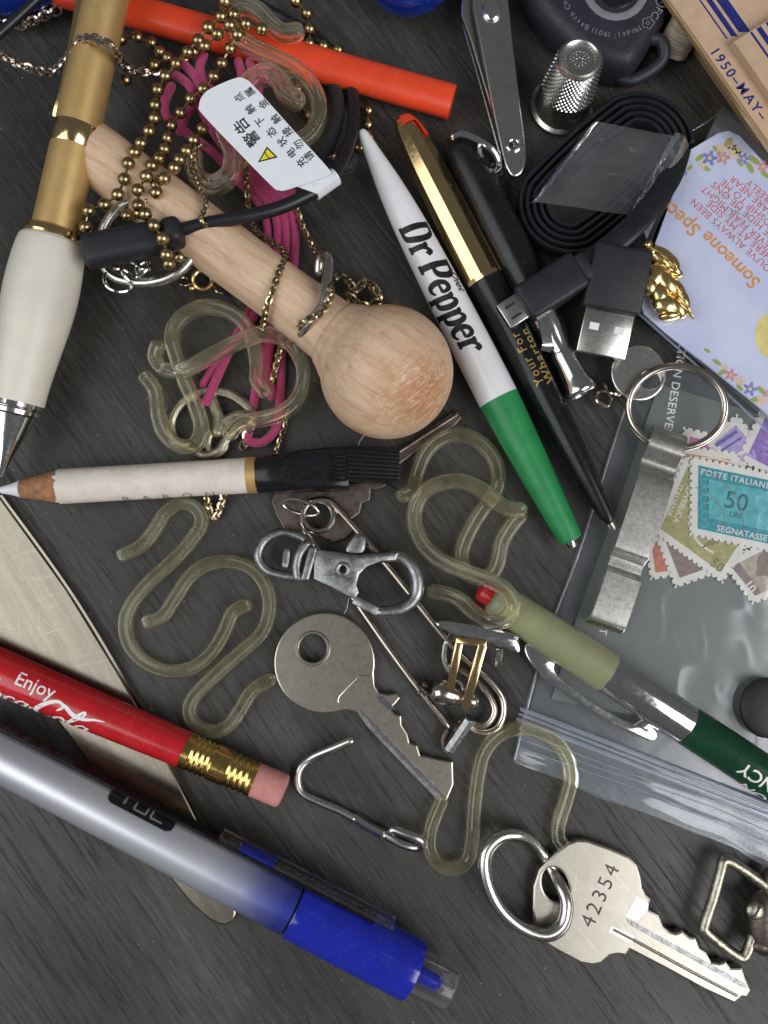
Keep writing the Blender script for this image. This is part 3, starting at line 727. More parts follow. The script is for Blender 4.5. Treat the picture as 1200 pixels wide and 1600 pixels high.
def gold_pen():
    R = Rod((188, -100), 16.5, (0, 745), 8.0); t = Thing('gold_pen', 'gold metallic pen with cream rubber grip and silver cone tip', 'pen', R.A * .4 + R.B * .6 - Z * 9)
    f = lambda y: (y + 100) / 845
    barrel = part(t, 'barrel', R.lathe(R.prof([(0, 33), (f(198), 34.5)]), 48), 'gold_paint')
    part(t, 'center_band', R.lathe(R.prof([(f(198), 35), (f(199), 35.6), (f(231), 35.6), (f(232), 35)]), 48), 'gold')
    part(t, 'lower_barrel', R.lathe(R.prof([(f(232), 34.6), (f(364), 35.5)]), 48), 'gold_paint')
    part(t, 'trim_ring', R.lathe(R.prof([(f(358), 38), (f(361), 43), (f(370), 45), (f(376), 42)]), 48), 'gold')
    part(t, 'grip', R.lathe(smooth_prof(R.prof([(f(372), 40), (f(376), 47), (f(384), 50.5), (f(410), 54), (f(450), 56), (f(490), 54.5), (f(540), 49), (f(580), 44.5), (f(612), 42), (f(626), 41.5), (f(629), 38)]), 5), 48), 'cream_rubber')
    part(t, 'tip_ring', R.lathe(R.prof([(f(626), 37), (f(628), 40.5), (f(634), 41), (f(637), 38.5), (f(639), 40), (f(645), 39.5), (f(648), 36)]), 48), 'bright_steel')
    part(t, 'cone', R.lathe(R.prof([(f(646), 35), (f(680), 23), (f(715), 11), (f(733), 7), (f(737), 5), (f(745), 2.5)]), 40), 'bright_steel')
    cl = []
    a = [(132, -60), (125, 10), (113, 80), (101, 140), (92, 172), (90, 183)]
    path = catmull([W(x, y, 17 - 3.0 * i / 5) for i, (x, y) in enumerate(a)], 6)
    part(t, 'clip', sweep(path, 1.0, section=[(.9, -.5), (.9, .5), (-.9, .5), (-.9, -.5)]), 'gold', barrel)
gold_pen()

def serif_word():
    """heavy slanted slab-serif lettering drawn stroke by stroke (x-height .58, capital 1)"""
    S = []
    def st(pts, w): S.append(ribbon2d(pts, [q * 1.3 for q in w], 6))
    def bar(x0, y0, x1, y1, w): S.append(ribbon2d([(x0, y0), ((x0 + x1) / 2, (y0 + y1) / 2), (x1, y1)], w * 1.25, 4))
    def D(x):
        bar(x + .14, 0, x + .14, 1, .2); bar(x - .02, .04, x + .3, .04, .09); bar(x - .02, .96, x + .3, .96, .09)
        st([(x + .22, .95), (x + .45, .92), (x + .62, .72), (x + .64, .45), (x + .52, .14), (x + .35, .05), (x + .22, .05)], [.08, .1, .17, .2, .17, .1, .08]); return .82
    def Pc(x):
        bar(x + .14, 0, x + .14, 1, .2); bar(x - .02, .04, x + .34, .04, .09); bar(x - .02, .96, x + .3, .96, .09)
        st([(x + .22, .95), (x + .48, .93), (x + .62, .75), (x + .55, .52), (x + .38, .43), (x + .22, .44)], [.08, .12, .2, .18, .1, .08]); return .74
    def r(x):
        bar(x + .12, 0, x + .12, .58, .17); bar(x - .02, .04, x + .28, .04, .08); bar(x - .02, .55, x + .14, .55, .08)
        st([(x + .16, .38), (x + .26, .54), (x + .40, .57), (x + .46, .46)], [.06, .1, .13, .15]); return .52
    def e(x):
        st([(x + .06, .32), (x + .30, .34), (x + .46, .36), (x + .42, .52), (x + .28, .58), (x + .12, .50), (x + .07, .28), (x + .16, .06), (x + .34, .02), (x + .48, .12)], [.06, .07, .09, .12, .1, .14, .18, .14, .09, .05]); return .56
    def p(x):
        bar(x + .13, -.34, x + .13, .56, .17); bar(x - .02, -.31, x + .3, -.31, .08); bar(x - .02, .54, x + .15, .54, .08)
        st([(x + .16, .44), (x + .30, .58), (x + .45, .50), (x + .50, .28), (x + .42, .06), (x + .28, .0), (x + .16, .08)], [.06, .1, .15, .18, .15, .1, .06]); return .64
    x = 0
    for f_ in (D, r, None, Pc, e, p, p, e, r): x += f_(x) if f_ else .26
    g = merge(*S); return [(v[0] * 8.2 + v[1] * 1.6, v[1] * 7.6, 0) for v in g[0]], g[1]
def white_pen():
    R = Rod((564, 203), 7.0, (893, 846), 4.4); t = Thing('ballpoint_pen', 'white and green ballpoint pen with black lettering', 'pen', R.A * .5 + R.B * .5 - Z * 5)
    f = lambda y: (y - 203) / 643
    wp = smooth_prof(R.prof([(0, 1), (.004, 6), (.02, 9.5), (.06, 13), (f(290), 20), (f(350), 25.5), (f(430), 29), (f(530), 31.5), (f(626), 32)]), 5)
    body = part(t, 'barrel', R.lathe(wp, 48), 'white_plastic')
    part(t, 'green_end', R.lathe(smooth_prof(R.prof([(f(626), 32), (f(650), 31), (f(700), 28.5), (f(750), 25.5), (f(800), 22), (f(836), 19), (f(843), 17.5), (f(845), 12)]), 5), 48), 'green_plastic')
    e = Rod((889, 840), 4.4, (896, 856), 4.3)
    part(t, 'point', e.lathe(e.prof([(0, 9), (.6, 9), (.9, 7), (1, 3)]), 24), 'rose_steel')
    rf = interp(wp)
    s0, v0 = R.at(628, 362)
    g = serif_word()
    wdt = max(v[0] for v in g[0]); ln = (W(733, 560, 6) - W(628, 362, 6)).length
    g = ([(v[0] * ln / wdt, v[1] * .93, 0) for v in g[0]], g[1])
    part(t, 'lettering', R.wrap(g, s0, -3.5, rf), 'ink_black', body, 0)
    s1, v1 = R.at(706, 428)
    part(t, 'small_lettering', R.wrap(text2d('Diet', 2.9, .05, .35, .95, maxlen=.6), s1, 2.5, rf), 'ink_black', body, 0)
white_pen()

def gold_cap_pen():
    R = Rod((627, 182), 5.2, (957, 824), 4.2); t = Thing('gold_capped_pen', 'black pen with long gold cap and orange tipped end', 'pen', R.A * .5 + R.B * .5 - Z * 5)
    f = lambda y: (y - 182) / 642
    cp = smooth_prof(R.prof([(0, 2), (.006, 12), (.025, 19), (.06, 24), (.13, 28), (f(330), 30), (f(440), 31)]), 5)
    cap = part(t, 'cap', R.lathe(cp, 10, section=None), 'gold', smooth=16)
    part(t, 'cap_lip', R.lathe(R.prof([(f(438), 31.5), (f(444), 31.5)]), 40), 'gold')
    # orange inlay at the very end, following the cap's rounded end
    V, F, U = R.lathe([(x, r + .12) for x, r in cp if x < 8.5], 40); keep = []
    for q in F:
        c = sum((V[i] for i in q), Vector()) / len(q); d = c - R.A; th = math.atan2(d.dot(R.b), d.dot(R.n))
        if len(q) == 4 and (-.4 < th < 1.5) and (d.dot(R.a) < 3.2 or th > .55): keep.append(q)
    part(t, 'orange_inlay', (V, keep, U), 'orange_red', cap)
    part(t, 'barrel', R.lathe(smooth_prof(R.prof([(f(444), 28.5), (f(500), 28), (f(580), 26), (f(660), 23), (f(740), 18.5), (f(800), 12.5), (f(815), 9.5), (f(818), 6)]), 5), 48), 'black_plastic')
    tp = Rod((953, 815), 4.2, (960, 828), 4.1)
    part(t, 'point', tp.lathe(tp.prof([(0, 6), (.7, 5), (1, 2)]), 20), 'steel')
    rb = 27 * R.k(.6)
    s0, v0 = R.at(838, 612)
    part(t, 'lettering', merge(R.wrap(text2d('Your Ford Dealer', 2.7, .02, 0, 1.25, maxlen=.6), s0 - .5, .2, rb, rev=True), R.wrap(text2d('Wharton, T', 3.0, .06, 0, 1.2, maxlen=.6), s0, 2.7, rb, rev=True)), 'ink_gold', smooth=0)
gold_cap_pen()

def black_pen():
    R = Rod((709, 212), 5.2, (909, 616), 5.0); t = Thing('black_pen', 'black pen with waisted chrome end lying beneath the micro plug', 'pen', R.A * .5 + R.B * .5 - Z * 4.6)
    f = lambda y: (y - 212) / 404
    part(t, 'barrel', R.lathe(smooth_prof(R.prof([(0, 4), (.012, 18), (.04, 26), (.10, 30), (.3, 32), (f(400), 32), (f(490), 27), (f(505), 23)]), 5), 48), 'black_plastic')
    part(t, 'chrome_end', R.lathe(smooth_prof(R.prof([(f(488), 27), (f(492), 28), (f(515), 25), (f(540), 19), (f(552), 17.5), (f(553), 20), (f(570), 20), (f(590), 22), (f(606), 26), (f(612), 26.5), (f(616), 23.5), (f(616.5), 20), (f(611), 17), (f(608), 4)]), 4), 48), 'bright_steel')
    part(t, 'chrome_clip', sweep(catmull([W(838, 470, 8.8), W(848, 500, 9.0), W(855, 535, 8.4), (W(852, 548, 7.5))], 6), 1.0, section=[(1.1, -.3), (1.1, .3), (-1.1, .3), (-1.1, -.3)]), 'bright_steel')
black_pen()

def olive_pencil():
    R = Rod((768, 932), 6.2, (1290, 1274), 5.6); t = Thing('mechanical_pencil', 'olive and dark green clip pencil with chrome band', 'pencil', R.A * .5 + R.B * .5 - Z * 5)
    f = lambda px: (px - 768) / 522
    part(t, 'push_button', Rod((748, 919), 6.2, (775, 937), 6.2).lathe([(0, .5), (.15, 1.4), (.5, 2.0), (1.2, 2.35), (4, 2.4)], 28), 'red_bead')
    part(t, 'olive_barrel', R.lathe(smooth_prof(R.prof([(0, 15), (.003, 22), (.012, 27), (.04, 29.5), (f(850), 31), (f(940), 33), (f(950), 32.6), (f(952), 29)]), 4), 48), 'olive')
    part(t, 'chrome_band', R.lathe(R.prof([(f(950), 31.5), (f(952), 32), (f(1072), 32), (f(1074), 31.4)]), 48), 'bright_steel')
    gr = part(t, 'green_barrel', R.lathe(R.prof([(f(1073), 30.5), (f(1076), 31.8), (1, 32)]), 48), 'dark_green')
    r = 32 * R.k(.75)
    s0, v0 = R.at(1152, 1178); s1, v1 = R.at(1170, 1214)
    g1 = text2d('AGENCY', 3.9, .05, 0, 1.0, maxlen=.7); w1 = max(v[0] for v in g1[0])
    g2 = text2d('GIBSON', 3.9, .02, 0, 1.0, maxlen=.7); w2 = max(v[0] for v in g2[0])
    part(t, 'lettering', merge(R.wrap(g1, s0 + w1, -.2, r, rev=True), R.wrap(g2, s1 + w2 - 1, -4.4, r, rev=True)), 'ink_white', gr, 0)
    # clip: a shaped spring strip standing off the lower side
    out = [(822, 1006), (832, 1004), (846, 1012), (860, 1024), (868, 1034), (866, 1046), (880, 1062), (920, 1092), (965, 1120), (995, 1132), (1010, 1128), (1022, 1136), (1027, 1150), (1018, 1158), (1000, 1152), (960, 1134), (910, 1104), (860, 1068), (832, 1040), (820, 1018)]
    c0 = W(868, 1040, 5); 
    part(t, 'clip', plate([L2(out, 4.6, 3)], 3.8, 4.7, .3), 'bright_steel')
    a, b = W(1000, 1138, 4.6), W(1030, 1118, 4.6)
    part(t, 'clip_stem', rbox((a + b) / 2, (b - a).normalized(), R.a, Z, (b - a).length, 3.0, 1.0, .2), 'bright_steel')
olive_pencil()

def orange_stick():
    R = Rod((70, -20), 5.2, (706, 162), 3.8)
    sec = lambda a: 1 + .07 * math.cos(3 * (a - .5))
    g = R.lathe([(0, 24 * R.k(0)), (R.L - .25, 26 * R.k(1)), (R.L, 25.2 * R.k(1))], 60, section=sec)
    single('orange_stick', g, 'orange_red', 'bright orange red plastic stick with a square cut end', 'stick')
orange_stick()

# ================================================================== turned wooden stick with ball end
def mallet():
    R = Rod((122, 221), 9.3, (604, 582), 13.6); t = Thing('wooden_mallet', 'pale turned wooden stick ending in a round ball', 'wooden stick', R.B - Z * 13.6)
    kb = R.k(1); rb = 104 * kb; Ls = R.L
    pr = [(-.6, .5), (-.5, 3.5), (-.1, 5.2), (.8, 6.0)] + [(Ls * q, h * R.k(q)) for q, h in ((.05, 46.5), (.2, 47.5), (.45, 47.5), (.62, 47), (.70, 47.5))]
    pr += [(Ls - rb * 1.10, 52 * kb), (Ls - rb * 1.0, 56 * kb), (Ls - rb * .88, 62 * kb), (Ls - rb * .78, 69 * kb)]
    pr = smooth_prof(pr, 3)[:-1] + [(Ls - rb * math.cos(a), rb * math.sin(a)) for a in [.74 + (3.08 - .74) * i / 26 for i in range(27)]]
    part(t, 'body', R.lathe(pr, 64), 'wood')
mallet()

# ================================================================== translucent S hooks
def rounded_rect(w, h, r, groove=0.0):
    P = []
    for cx, cy, a0 in ((w - r, h - r, 0), (-w + r, h - r, 90), (-w + r, -h + r, 180), (w - r, -h + r, 270)):
        for k in range(5): a = math.radians(a0 + 22.5 * k); P.append((cx + r * math.cos(a), cy + r * math.sin(a)))
        if groove and a0 == 0: P += [(.30, h - groove * .2), (.2, h - groove), (-.2, h - groove), (-.30, h - groove * .2)]
    return P
SEC = rounded_rect(1, .92, .52, .10)
FLATSEC = rounded_rect(1, .72, .34, .05)
def hook(pts, z, label, r=12.5, sec=SEC):
    single('plastic_hook', tube(pts, z, r, 7, False, section=sec, upz=True), 'clear_yellow', label, 'hook', 'clear plastic S hooks', 50)
hook([(192, 867), (221, 853), (244, 825), (259, 801), (281, 787), (304, 792), (315, 810), (309, 831), (277, 870), (232, 911), (205, 945), (196, 975), (203, 1007), (225, 1033), (262, 1048), (300, 1043), (330, 1020), (349, 990), (364, 957), (384, 946)], 1.7, 'flat clear S hook near the knife, its small loop just under the cream pencil', 11, FLATSEC)
hook([(231, 971), (255, 962), (274, 934), (296, 902), (322, 883), (356, 877), (393, 888), (415, 915), (421, 952), (408, 990), (375, 1020), (330, 1061), (302, 1091), (296, 1114), (308, 1134), (334, 1143), (358, 1133), (375, 1110), (394, 1080), (422, 1062)], 1.75, 'flat clear S hook with its tip touching the round key', 11, FLATSEC)
hook([(690, 1250), (673, 1294), (671, 1325), (684, 1349), (710, 1356), (731, 1342), (738, 1305), (741, 1260), (747, 1211), (757, 1174), (783, 1146), (820, 1138), (860, 1152), (884, 1180), (892, 1215), (884, 1250), (873, 1285), (872, 1308), (880, 1320)], 1.8, 'clear S hook beside the split ring, reaching the numbered key', 11, FLATSEC)
hook([(628, 774, 2.5), (643, 767, 2.2), (650, 743), (663, 710), (683, 689), (710, 679), (740, 685), (766, 708), (778, 737), (774, 767), (753, 797), (733, 830), (721, 863), (724, 888), (740, 903), (762, 902), (777, 880), (784, 847), (800, 820), (813, 806)], 1.9, 'clear S hook leaning against the green pen end', 12)
hook([(813, 797, 5.6), (787, 792, 5.6), (760, 771, 5.5), (733, 756, 5.3), (703, 752, 5), (667, 765, 4), (650, 790, 3.4), (648, 820, 3.5), (661, 851, 4.4), (687, 875, 5.6), (727, 893, 7.5), (767, 908, 10), (791, 924, 11.6), (801, 947, 12), (789, 966, 10.8), (767, 971, 8.5), (743, 959, 6), (720, 938, 4), (697, 928, 3), (677, 924, 2.6)], 5, 'clear S hook draped over the red button of the olive pencil', 12.5)
hook([(228, 590), (244, 613), (248, 650), (258, 678), (280, 697), (305, 695), (315, 670), (307, 637), (290, 597), (276, 557), (269, 530), (275, 507), (294, 489), (320, 480), (353, 485), (381, 504), (396, 535), (402, 570), (402, 595), (414, 612)], 5.0, 'clear S hook with pointed narrow loop right above the cream pencil body', 12)
hook([(247, 540, 6), (243, 560, 4.5), (258, 577, 4.2), (290, 577, 8.6), (331, 555, 9.5), (369, 536, 9.8), (406, 523, 10.2), (442, 529, 10), (464, 550, 8.5), (475, 582, 6.5), (468, 618, 5.5), (444, 643, 6), (410, 655, 7.5), (376, 660, 8), (358, 677, 8)], 8, 'clear S hook in the upper left pair, its wide loop near the wooden ball', 12)
hook([(465, 50, 12), (443, 52, 12.2), (423, 38, 12.5), (405, 19, 13), (380, 9, 13), (360, 20, 13), (362, 44, 13), (387, 70, 12.5), (427, 91, 12), (460, 108, 11.2), (485, 132, 10), (498, 162, 9), (495, 193, 8.5), (478, 216, 8), (450, 225, 8)], 12, 'clear S hook lying over the orange stick', 13)
hook([(303, 245, 8), (308, 276, 9.5), (333, 290, 12), (360, 272, 13.5), (364, 240, 12.5), (352, 205, 12), (365, 165, 11.5), (395, 125, 11), (420, 116, 11.5), (438, 130, 12), (446, 146, 12), (464, 158, 12)], 12, 'thick clear hook half hidden beneath the white warning tag', 15)

# ================================================================== keys
def arc_px(cx, cy, r, a0, a1, n):
    return [(cx + r * math.cos(math.radians(a0 + (a1 - a0) * i / n)), cy + r * math.sin(math.radians(a0 + (a1 - a0) * i / n))) for i in range(n + 1)]
def round_key():
    t = Thing('round_key', 'nickel key with plain round bow, between the clasp and wire hook', 'key', W(508, 1035, 0))
    bow = arc_px(507, 1036, 79, 72, 372, 40)          # photo y runs down
    out = bow + [(586, 1072), (592, 1082), (606, 1085), (620, 1083), (626, 1090), (618, 1100), (610, 1108), (618, 1116), (627, 1118), (628, 1133), (637, 1147), (640, 1160), (652, 1165), (657, 1180), (672, 1183), (684, 1186), (708, 1190), (709, 1226), (699, 1250), (685, 1253), (640, 1207), (600, 1165), (570, 1132), (556, 1113), (543, 1110)]
    z1 = 2.4
    o = L2(out, z1); hole = ell(489, 1013, 23, 25, z1)
    body = part(t, 'blade_and_bow', plate([o, hole], .2, z1, .35), 'nickel', smooth=16)
    part(t, 'hole_rim', torus(W(489, 1013, z1), Z, 24.5 * K(489, 1013, z1), .42, 36, 10), 'nickel', body)
    # recessed panel line, milled groove and bright cut faces
    part(t, 'panel_line', tube([(529, 1098), (530, 1088), (555, 1062), (563, 1056), (580, 1055)], z1 - .1, 1.2, 2, seg=8), 'nickel', body)
    a = [(557, 1106), (566, 1110), (692, 1239), (697, 1251), (686, 1252), (640, 1205), (575, 1136)]
    part(t, 'blade_groove', plate([L2(a, z1)], z1 - .05, z1 + .03), 'pewter', body)
    part(t, 'groove_ridge', sweep(P3([(560, 1108), (600, 1151), (650, 1203), (694, 1247)], z1 + .1), [.2, .34, .34, .3], 10), 'steel', body)
    b = [(588, 1090), (597, 1086), (618, 1108), (607, 1110)]
    part(t, 'cut_face', plate([L2(b, z1)], z1 - .05, z1 + .03), 'bright_steel', body)
round_key()

def numbered_key():
    t = Thing('numbered_key', 'silver key stamped with a five digit number', 'key', W(930, 1410, 0))
    out = [(833, 1385), (842, 1358), (868, 1332), (886, 1318), (902, 1312), (918, 1313), (955, 1326), (984, 1339), (996, 1352), (1002, 1372), (1004, 1388), (1010, 1398), (1018, 1404), (1016, 1412), (1004, 1414),
           (1012, 1420), (1030, 1430), (1037, 1448), (1048, 1456), (1056, 1458), (1066, 1454), (1078, 1464), (1087, 1465), (1094, 1482), (1104, 1488), (1112, 1503), (1124, 1505), (1134, 1502), (1142, 1512), (1160, 1512), (1166, 1530), (1174, 1549), (1168, 1560), (1160, 1559), (1148, 1569), (1100, 1547), (1040, 1514), (984, 1485), (978, 1494), (966, 1492), (954, 1494), (940, 1506), (926, 1509), (908, 1506), (870, 1486), (848, 1472), (836, 1450), (832, 1420)]
    z1 = 3.0
    hole = ell(868, 1383, 20, 27, z1, 28, math.radians(20))
    body = part(t, 'blade_and_bow', plate([L2(out, z1), hole], .8, z1, .5), 'silver_key', smooth=16)
    ins = [(848, 1385), (856, 1364), (894, 1328), (916, 1325), (978, 1351), (990, 1376), (994, 1400), (975, 1440), (958, 1474), (936, 1494), (914, 1493), (862, 1466), (848, 1446)]
    part(t, 'blade_groove', plate([L2([(976, 1434), (984, 1437), (1166, 1537), (1168, 1546), (1156, 1541), (985, 1446)], z1)], z1 - .1, z1 + .02), 'pewter', body)
    part(t, 'blade_ridge', sweep(P3([(958, 1452), (1000, 1474), (1080, 1518), (1152, 1556)], z1), [.3, .34, .34, .3], 8), 'silver_key', body)
    part(t, 'milled_face', plate([L2([(995, 1402), (1013, 1411), (1012, 1422), (995, 1438), (978, 1431)], z1)], z1 - .1, z1 + .05), 'bright_steel', body)
    part(t, 'milled_face', plate([L2([(955, 1447), (990, 1462), (988, 1474), (951, 1456)], z1)], z1 - .1, z1 + .05), 'bright_steel', body)
    g = text2d('42354', 4.5, -.012, 0, 1.28)
    part(t, 'stamped_number', lay(g, 926, 1452, z1, (34, -76), .05), 'stamped_dark', body, 0)
    r = [(806, 1304, 5.2), (778, 1309, 6.2), (758, 1334, 6.6), (760, 1375, 6.4), (780, 1418, 6.0), (815, 1449, 5.6), (852, 1460, 5.3), (878, 1444, 5.0), (885, 1412, 4.8), (876, 1385, 3.6), (862, 1360, 1.2), (848, 1335, 1.1), (830, 1313, 2.8)]
    rg = Thing('split_ring', 'silver split ring threaded through the numbered key', 'key ring', W(815, 1385, 0))
    part(rg, 'outer_coil', tube(r, 4, 9.5, 6, True, 12), 'steel')
    r2 = [(p[0] + 4, p[1] + 3, max(1.2, p[2] - 1.5)) for p in r]
    part(rg, 'inner_coil', tube(r2, 4, 8.5, 6, True, 12), 'steel')
numbered_key()

def brown_key():
    t = Thing('brown_key', 'dark brown key under the comb cap and wooden ball', 'key', W(500, 800, 0))
    out = [(424, 783), (432, 760), (455, 745), (520, 740), (560, 742), (600, 716), (655, 680), (700, 648), (716, 640), (722, 652), (712, 664), (660, 698), (612, 735), (602, 760), (588, 766), (580, 764), (578, 782), (566, 786), (562, 802), (548, 812), (556, 826), (540, 842), (520, 848), (500, 838), (470, 836), (446, 830), (432, 806)]
    hole = ell(497, 803, 22, 22, 1.6)
    b = part(t, 'blade_and_bow', plate([L2(out, 1.6), hole], .2, 1.6, .3), 'brown_metal', smooth=16)
    part(t, 'blade_ridge', sweep(P3([(590, 728), (655, 686), (714, 648)], 1.7), .45, 8), 'brown_metal', b)
brown_key()

# ================================================================== large safety pin
def safety_pin():
    t = Thing('safety_pin', 'large steel safety pin lying under the swivel clasp', 'safety pin', W(620, 960, 0))
    part(t, 'coil', merge(torus(W(497, 806, 3.6), Z, 24 * .137, .62, 36, 10), torus(W(497, 806, 2.6), Z, 24 * .137, .62, 36, 10)), 'rose_steel')
    part(t, 'fixed_arm', tube([(486, 784, 3.4), (505, 781, 3.4), (522, 790, 3.2), (560, 832, 2.6), (610, 890, 2.2), (680, 978, 2.2), (720, 1024, 2.0), (765, 1064, 1.8), (784, 1090, 1.6), (786, 1118, 1.5), (772, 1140, 1.5), (745, 1143, 1.6), (720, 1128, 2)], 2, 6, 6, seg=12), 'rose_steel')
    part(t, 'pin_arm', tube([(474, 806, 2.6), (476, 826, 2.4), (496, 858, 2.0), (545, 924, 1.8), (600, 1003, 1.9), (652, 1074, 2.4), (700, 1135, 2.4)], 2, 5.6, 6, seg=12), 'rose_steel')
    part(t, 'end_loop', tube([(705, 1040, 2.5), (735, 1058, 2.6), (762, 1085, 2.6), (772, 1112, 2.6), (757, 1133, 2.4), (733, 1128, 2.4)], 2.5, 5.4, 6, seg=12), 'rose_steel')
    sm = Thing('jump_ring', 'thin wire ring hooked in the safety pin coil', 'ring', W(465, 795, 0))
    part(sm, 'wire', sweep(catmull([W(442, 788, 3.0), W(452, 779, 4.2), W(480, 785, 5), W(498, 801, 4.2), W(484, 806, 3), W(456, 799, 2.4)], 5, True), .32, 8, True), 'steel')
safety_pin()

# ================================================================== swivel clasp
def swivel_clasp():
    t = Thing('swivel_clasp', 'dull grey swivel lobster clasp on the safety pin', 'clasp', W(535, 890, 3))
    z = 6.2
    part(t, 'swivel_loop', tube([(488, 852), (468, 838), (440, 832), (414, 844), (404, 868), (416, 890), (440, 899), (466, 902)], z - .8, 7.5, 6, seg=12), 'pewter')
    part(t, 'collar', tube([(480, 850), (468, 866), (464, 886), (466, 902)], z, 8.5, 5, seg=12), 'pewter')
    part(t, 'collar_tab', tube([(449, 860), (446, 884)], z - .4, 6.5, 4, seg=10), 'pewter')
    part(t, 'swivel_head', rbox(W(484, 881, z), (W(492, 855, z) - W(478, 907, z)).normalized(), X, Z, 7.4, 1.9, 4.2, .5, 3), 'pewter')
    body = [(490, 858), (520, 861), (560, 866), (600, 862), (624, 862), (620, 876), (596, 878), (574, 886), (562, 898), (558, 914), (562, 926), (555, 936), (546, 934), (520, 920), (489, 905)]
    b = part(t, 'body', plate([L2(body, z + 1.6), ell(536, 889, 5, 5, z + 1.6, 16)], z - 1.4, z + 1.6, .7), 'pewter')
    part(t, 'rivet', torus(W(536, 889, z + 1.6), Z, 1.1, .45, 24, 8), 'pewter', b)
    part(t, 'hook_arm', sweep(catmull(P3([(596, 870), (622, 869), (642, 882), (652, 905), (650, 930), (634, 948), (612, 955), (594, 956)], z), 6), [1.5 - .25 * abs(i - 20) / 20 for i in range(43)], 14, caps='round'), 'pewter')
    part(t, 'gate', rbox(W(572, 946, z), (W(594, 958, z) - W(552, 936, z)).normalized(), Vector((.49, .87, 0)), Z, 6.0, 2.1, 2.0, .5, 2), 'pewter')
    lv = [(540, 862), (549, 842), (558, 834), (568, 836), (572, 846), (566, 864)]
    part(t, 'thumb_lever', plate([L2(lv, z + 1.2, 3)], z - .8, z + 1.2, .5), 'pewter')
swivel_clasp()

# ================================================================== cufflink with gold frame, and dark toggle
def cufflink():
    t = Thing('cufflink', 'gold framed cufflink with swivel toggle at the end of the safety pin', 'cufflink', W(730, 1040, 2))
    def bar(p0, p1, w, h, m, nm, bev=.25, par=None):
        a, b = W(*p0), W(*p1); u = (b - a).normalized(); v = Z.cross(u); v = v.normalized() if v.length > .1 else X; w_ = u.cross(v)
        return part(t, nm, rbox((a + b) / 2, u, v, w_, (b - a).length, w, h, bev, 2), m, par)
    fr = bar((718, 1000, 9), (702, 1082, 5.5), 1.7, 1.5, 'gold', 'frame_post')
    bar((754, 1006, 9.6), (727, 1104, 6.2), 1.9, 1.8, 'gold', 'frame_post')
    bar((712, 1000, 9.2), (760, 1006, 9.6), 1.4, 1.5, 'gold', 'frame_bar')
    R = Rod((674, 1076), 4.6, (746, 1098), 4.6)
    part(t, 'toggle', R.lathe(smooth_prof([(0, .4), (.25, 1.5), (1.4, 2.4), (3.2, 2.5), (5, 2.0), (5.7, 1.7), (7.8, 1.6), (9.3, 1.5), (10.2, .9), (10.4, .2)], 3), 32), 'rose_steel')
    fp = [(682, 972), (700, 970), (735, 976), (770, 981), (795, 988), (808, 994), (813, 1008), (812, 1020), (800, 1018), (770, 1006), (735, 1000), (705, 990), (684, 980)]
    face = part(t, 'face_plate', plate([L2(fp, 9.5, 2)], 7.6, 9.5, .7), 'bright_steel')
    part(t, 'setting_bead', ball(W(807, 996, 9.4), .5, 10, 8), 'bright_steel', face)
    part(t, 'setting_bead', ball(W(798, 1000, 9.6), .4, 10, 8), 'bright_steel', face)
    bar((780, 1012, 7), (778, 1040, 2.6), 1.6, 1.0, 'steel', 'prong'); bar((713, 980, 8), (704, 998, 4), 1.6, 1.0, 'steel', 'prong')
    part(t, 'inner_wire', tube([(697, 1002, 2.4), (694, 1030, 1.6), (706, 1056, 1.6), (720, 1072, 1.8), (716, 1100, 2)], 2, 4.5, 5, seg=10), 'steel')
    part(t, 'knot', merge(ball(W(664, 1070, 2.6), 1.1, 12, 8), ball(W(656, 1082, 2.4), .9, 12, 8), ball(W(666, 1082, 3.0), .8, 12, 8), torus(W(663, 1076, 2.8), (1, 1, .4), 1.2, .45, 20, 8)), 'brown_metal')
    k = Thing('toggle_bar', 'short dark metal toggle bar below the cufflink', 'toggle', W(712, 1150, 0))
    R2 = Rod((698, 1176), 2.4, (735, 1122), 5.2)
    part(k, 'bar', R2.lathe([(0, .5), (.3, 1.2), (1, 1.45), (R2.L - .3, 1.45), (R2.L, 1.2)], 8), 'pewter', smooth=16)
    part(k, 'tail', tube([(697, 1172, 2), (694, 1155, 1.6), (700, 1140, 1.6)], 2, 8, 5, seg=12), 'brown_metal')
cufflink()

def wire_hook():
    t = Thing('wire_hook', 'bent silver wire hook between the pencil eraser and round key', 'hook', W(520, 1240, 0))
    part(t, 'wire', tube([(548, 1157, 3.2), (520, 1169, 2.6), (488, 1183), (470, 1199), (465, 1218), (472, 1238), (492, 1250), (530, 1266), (556, 1280), (580, 1294), (602, 1304)], 1.3, 6.8, 6, seg=14), 'steel')
    part(t, 'crimp', tube([(556, 1279), (576, 1292), (598, 1303)], 1.5, 8.8, 6, seg=8), 'bright_steel')
    part(t, 'eye', tube([(598, 1302, 1.6), (622, 1316, 1.4), (646, 1324, 1.8), (660, 1322, 3.0), (656, 1312, 4.2), (638, 1304, 4.4), (616, 1296, 4.0), (612, 1300, 3.6)], 2, 7, 6, seg=12), 'steel')
wire_hook()

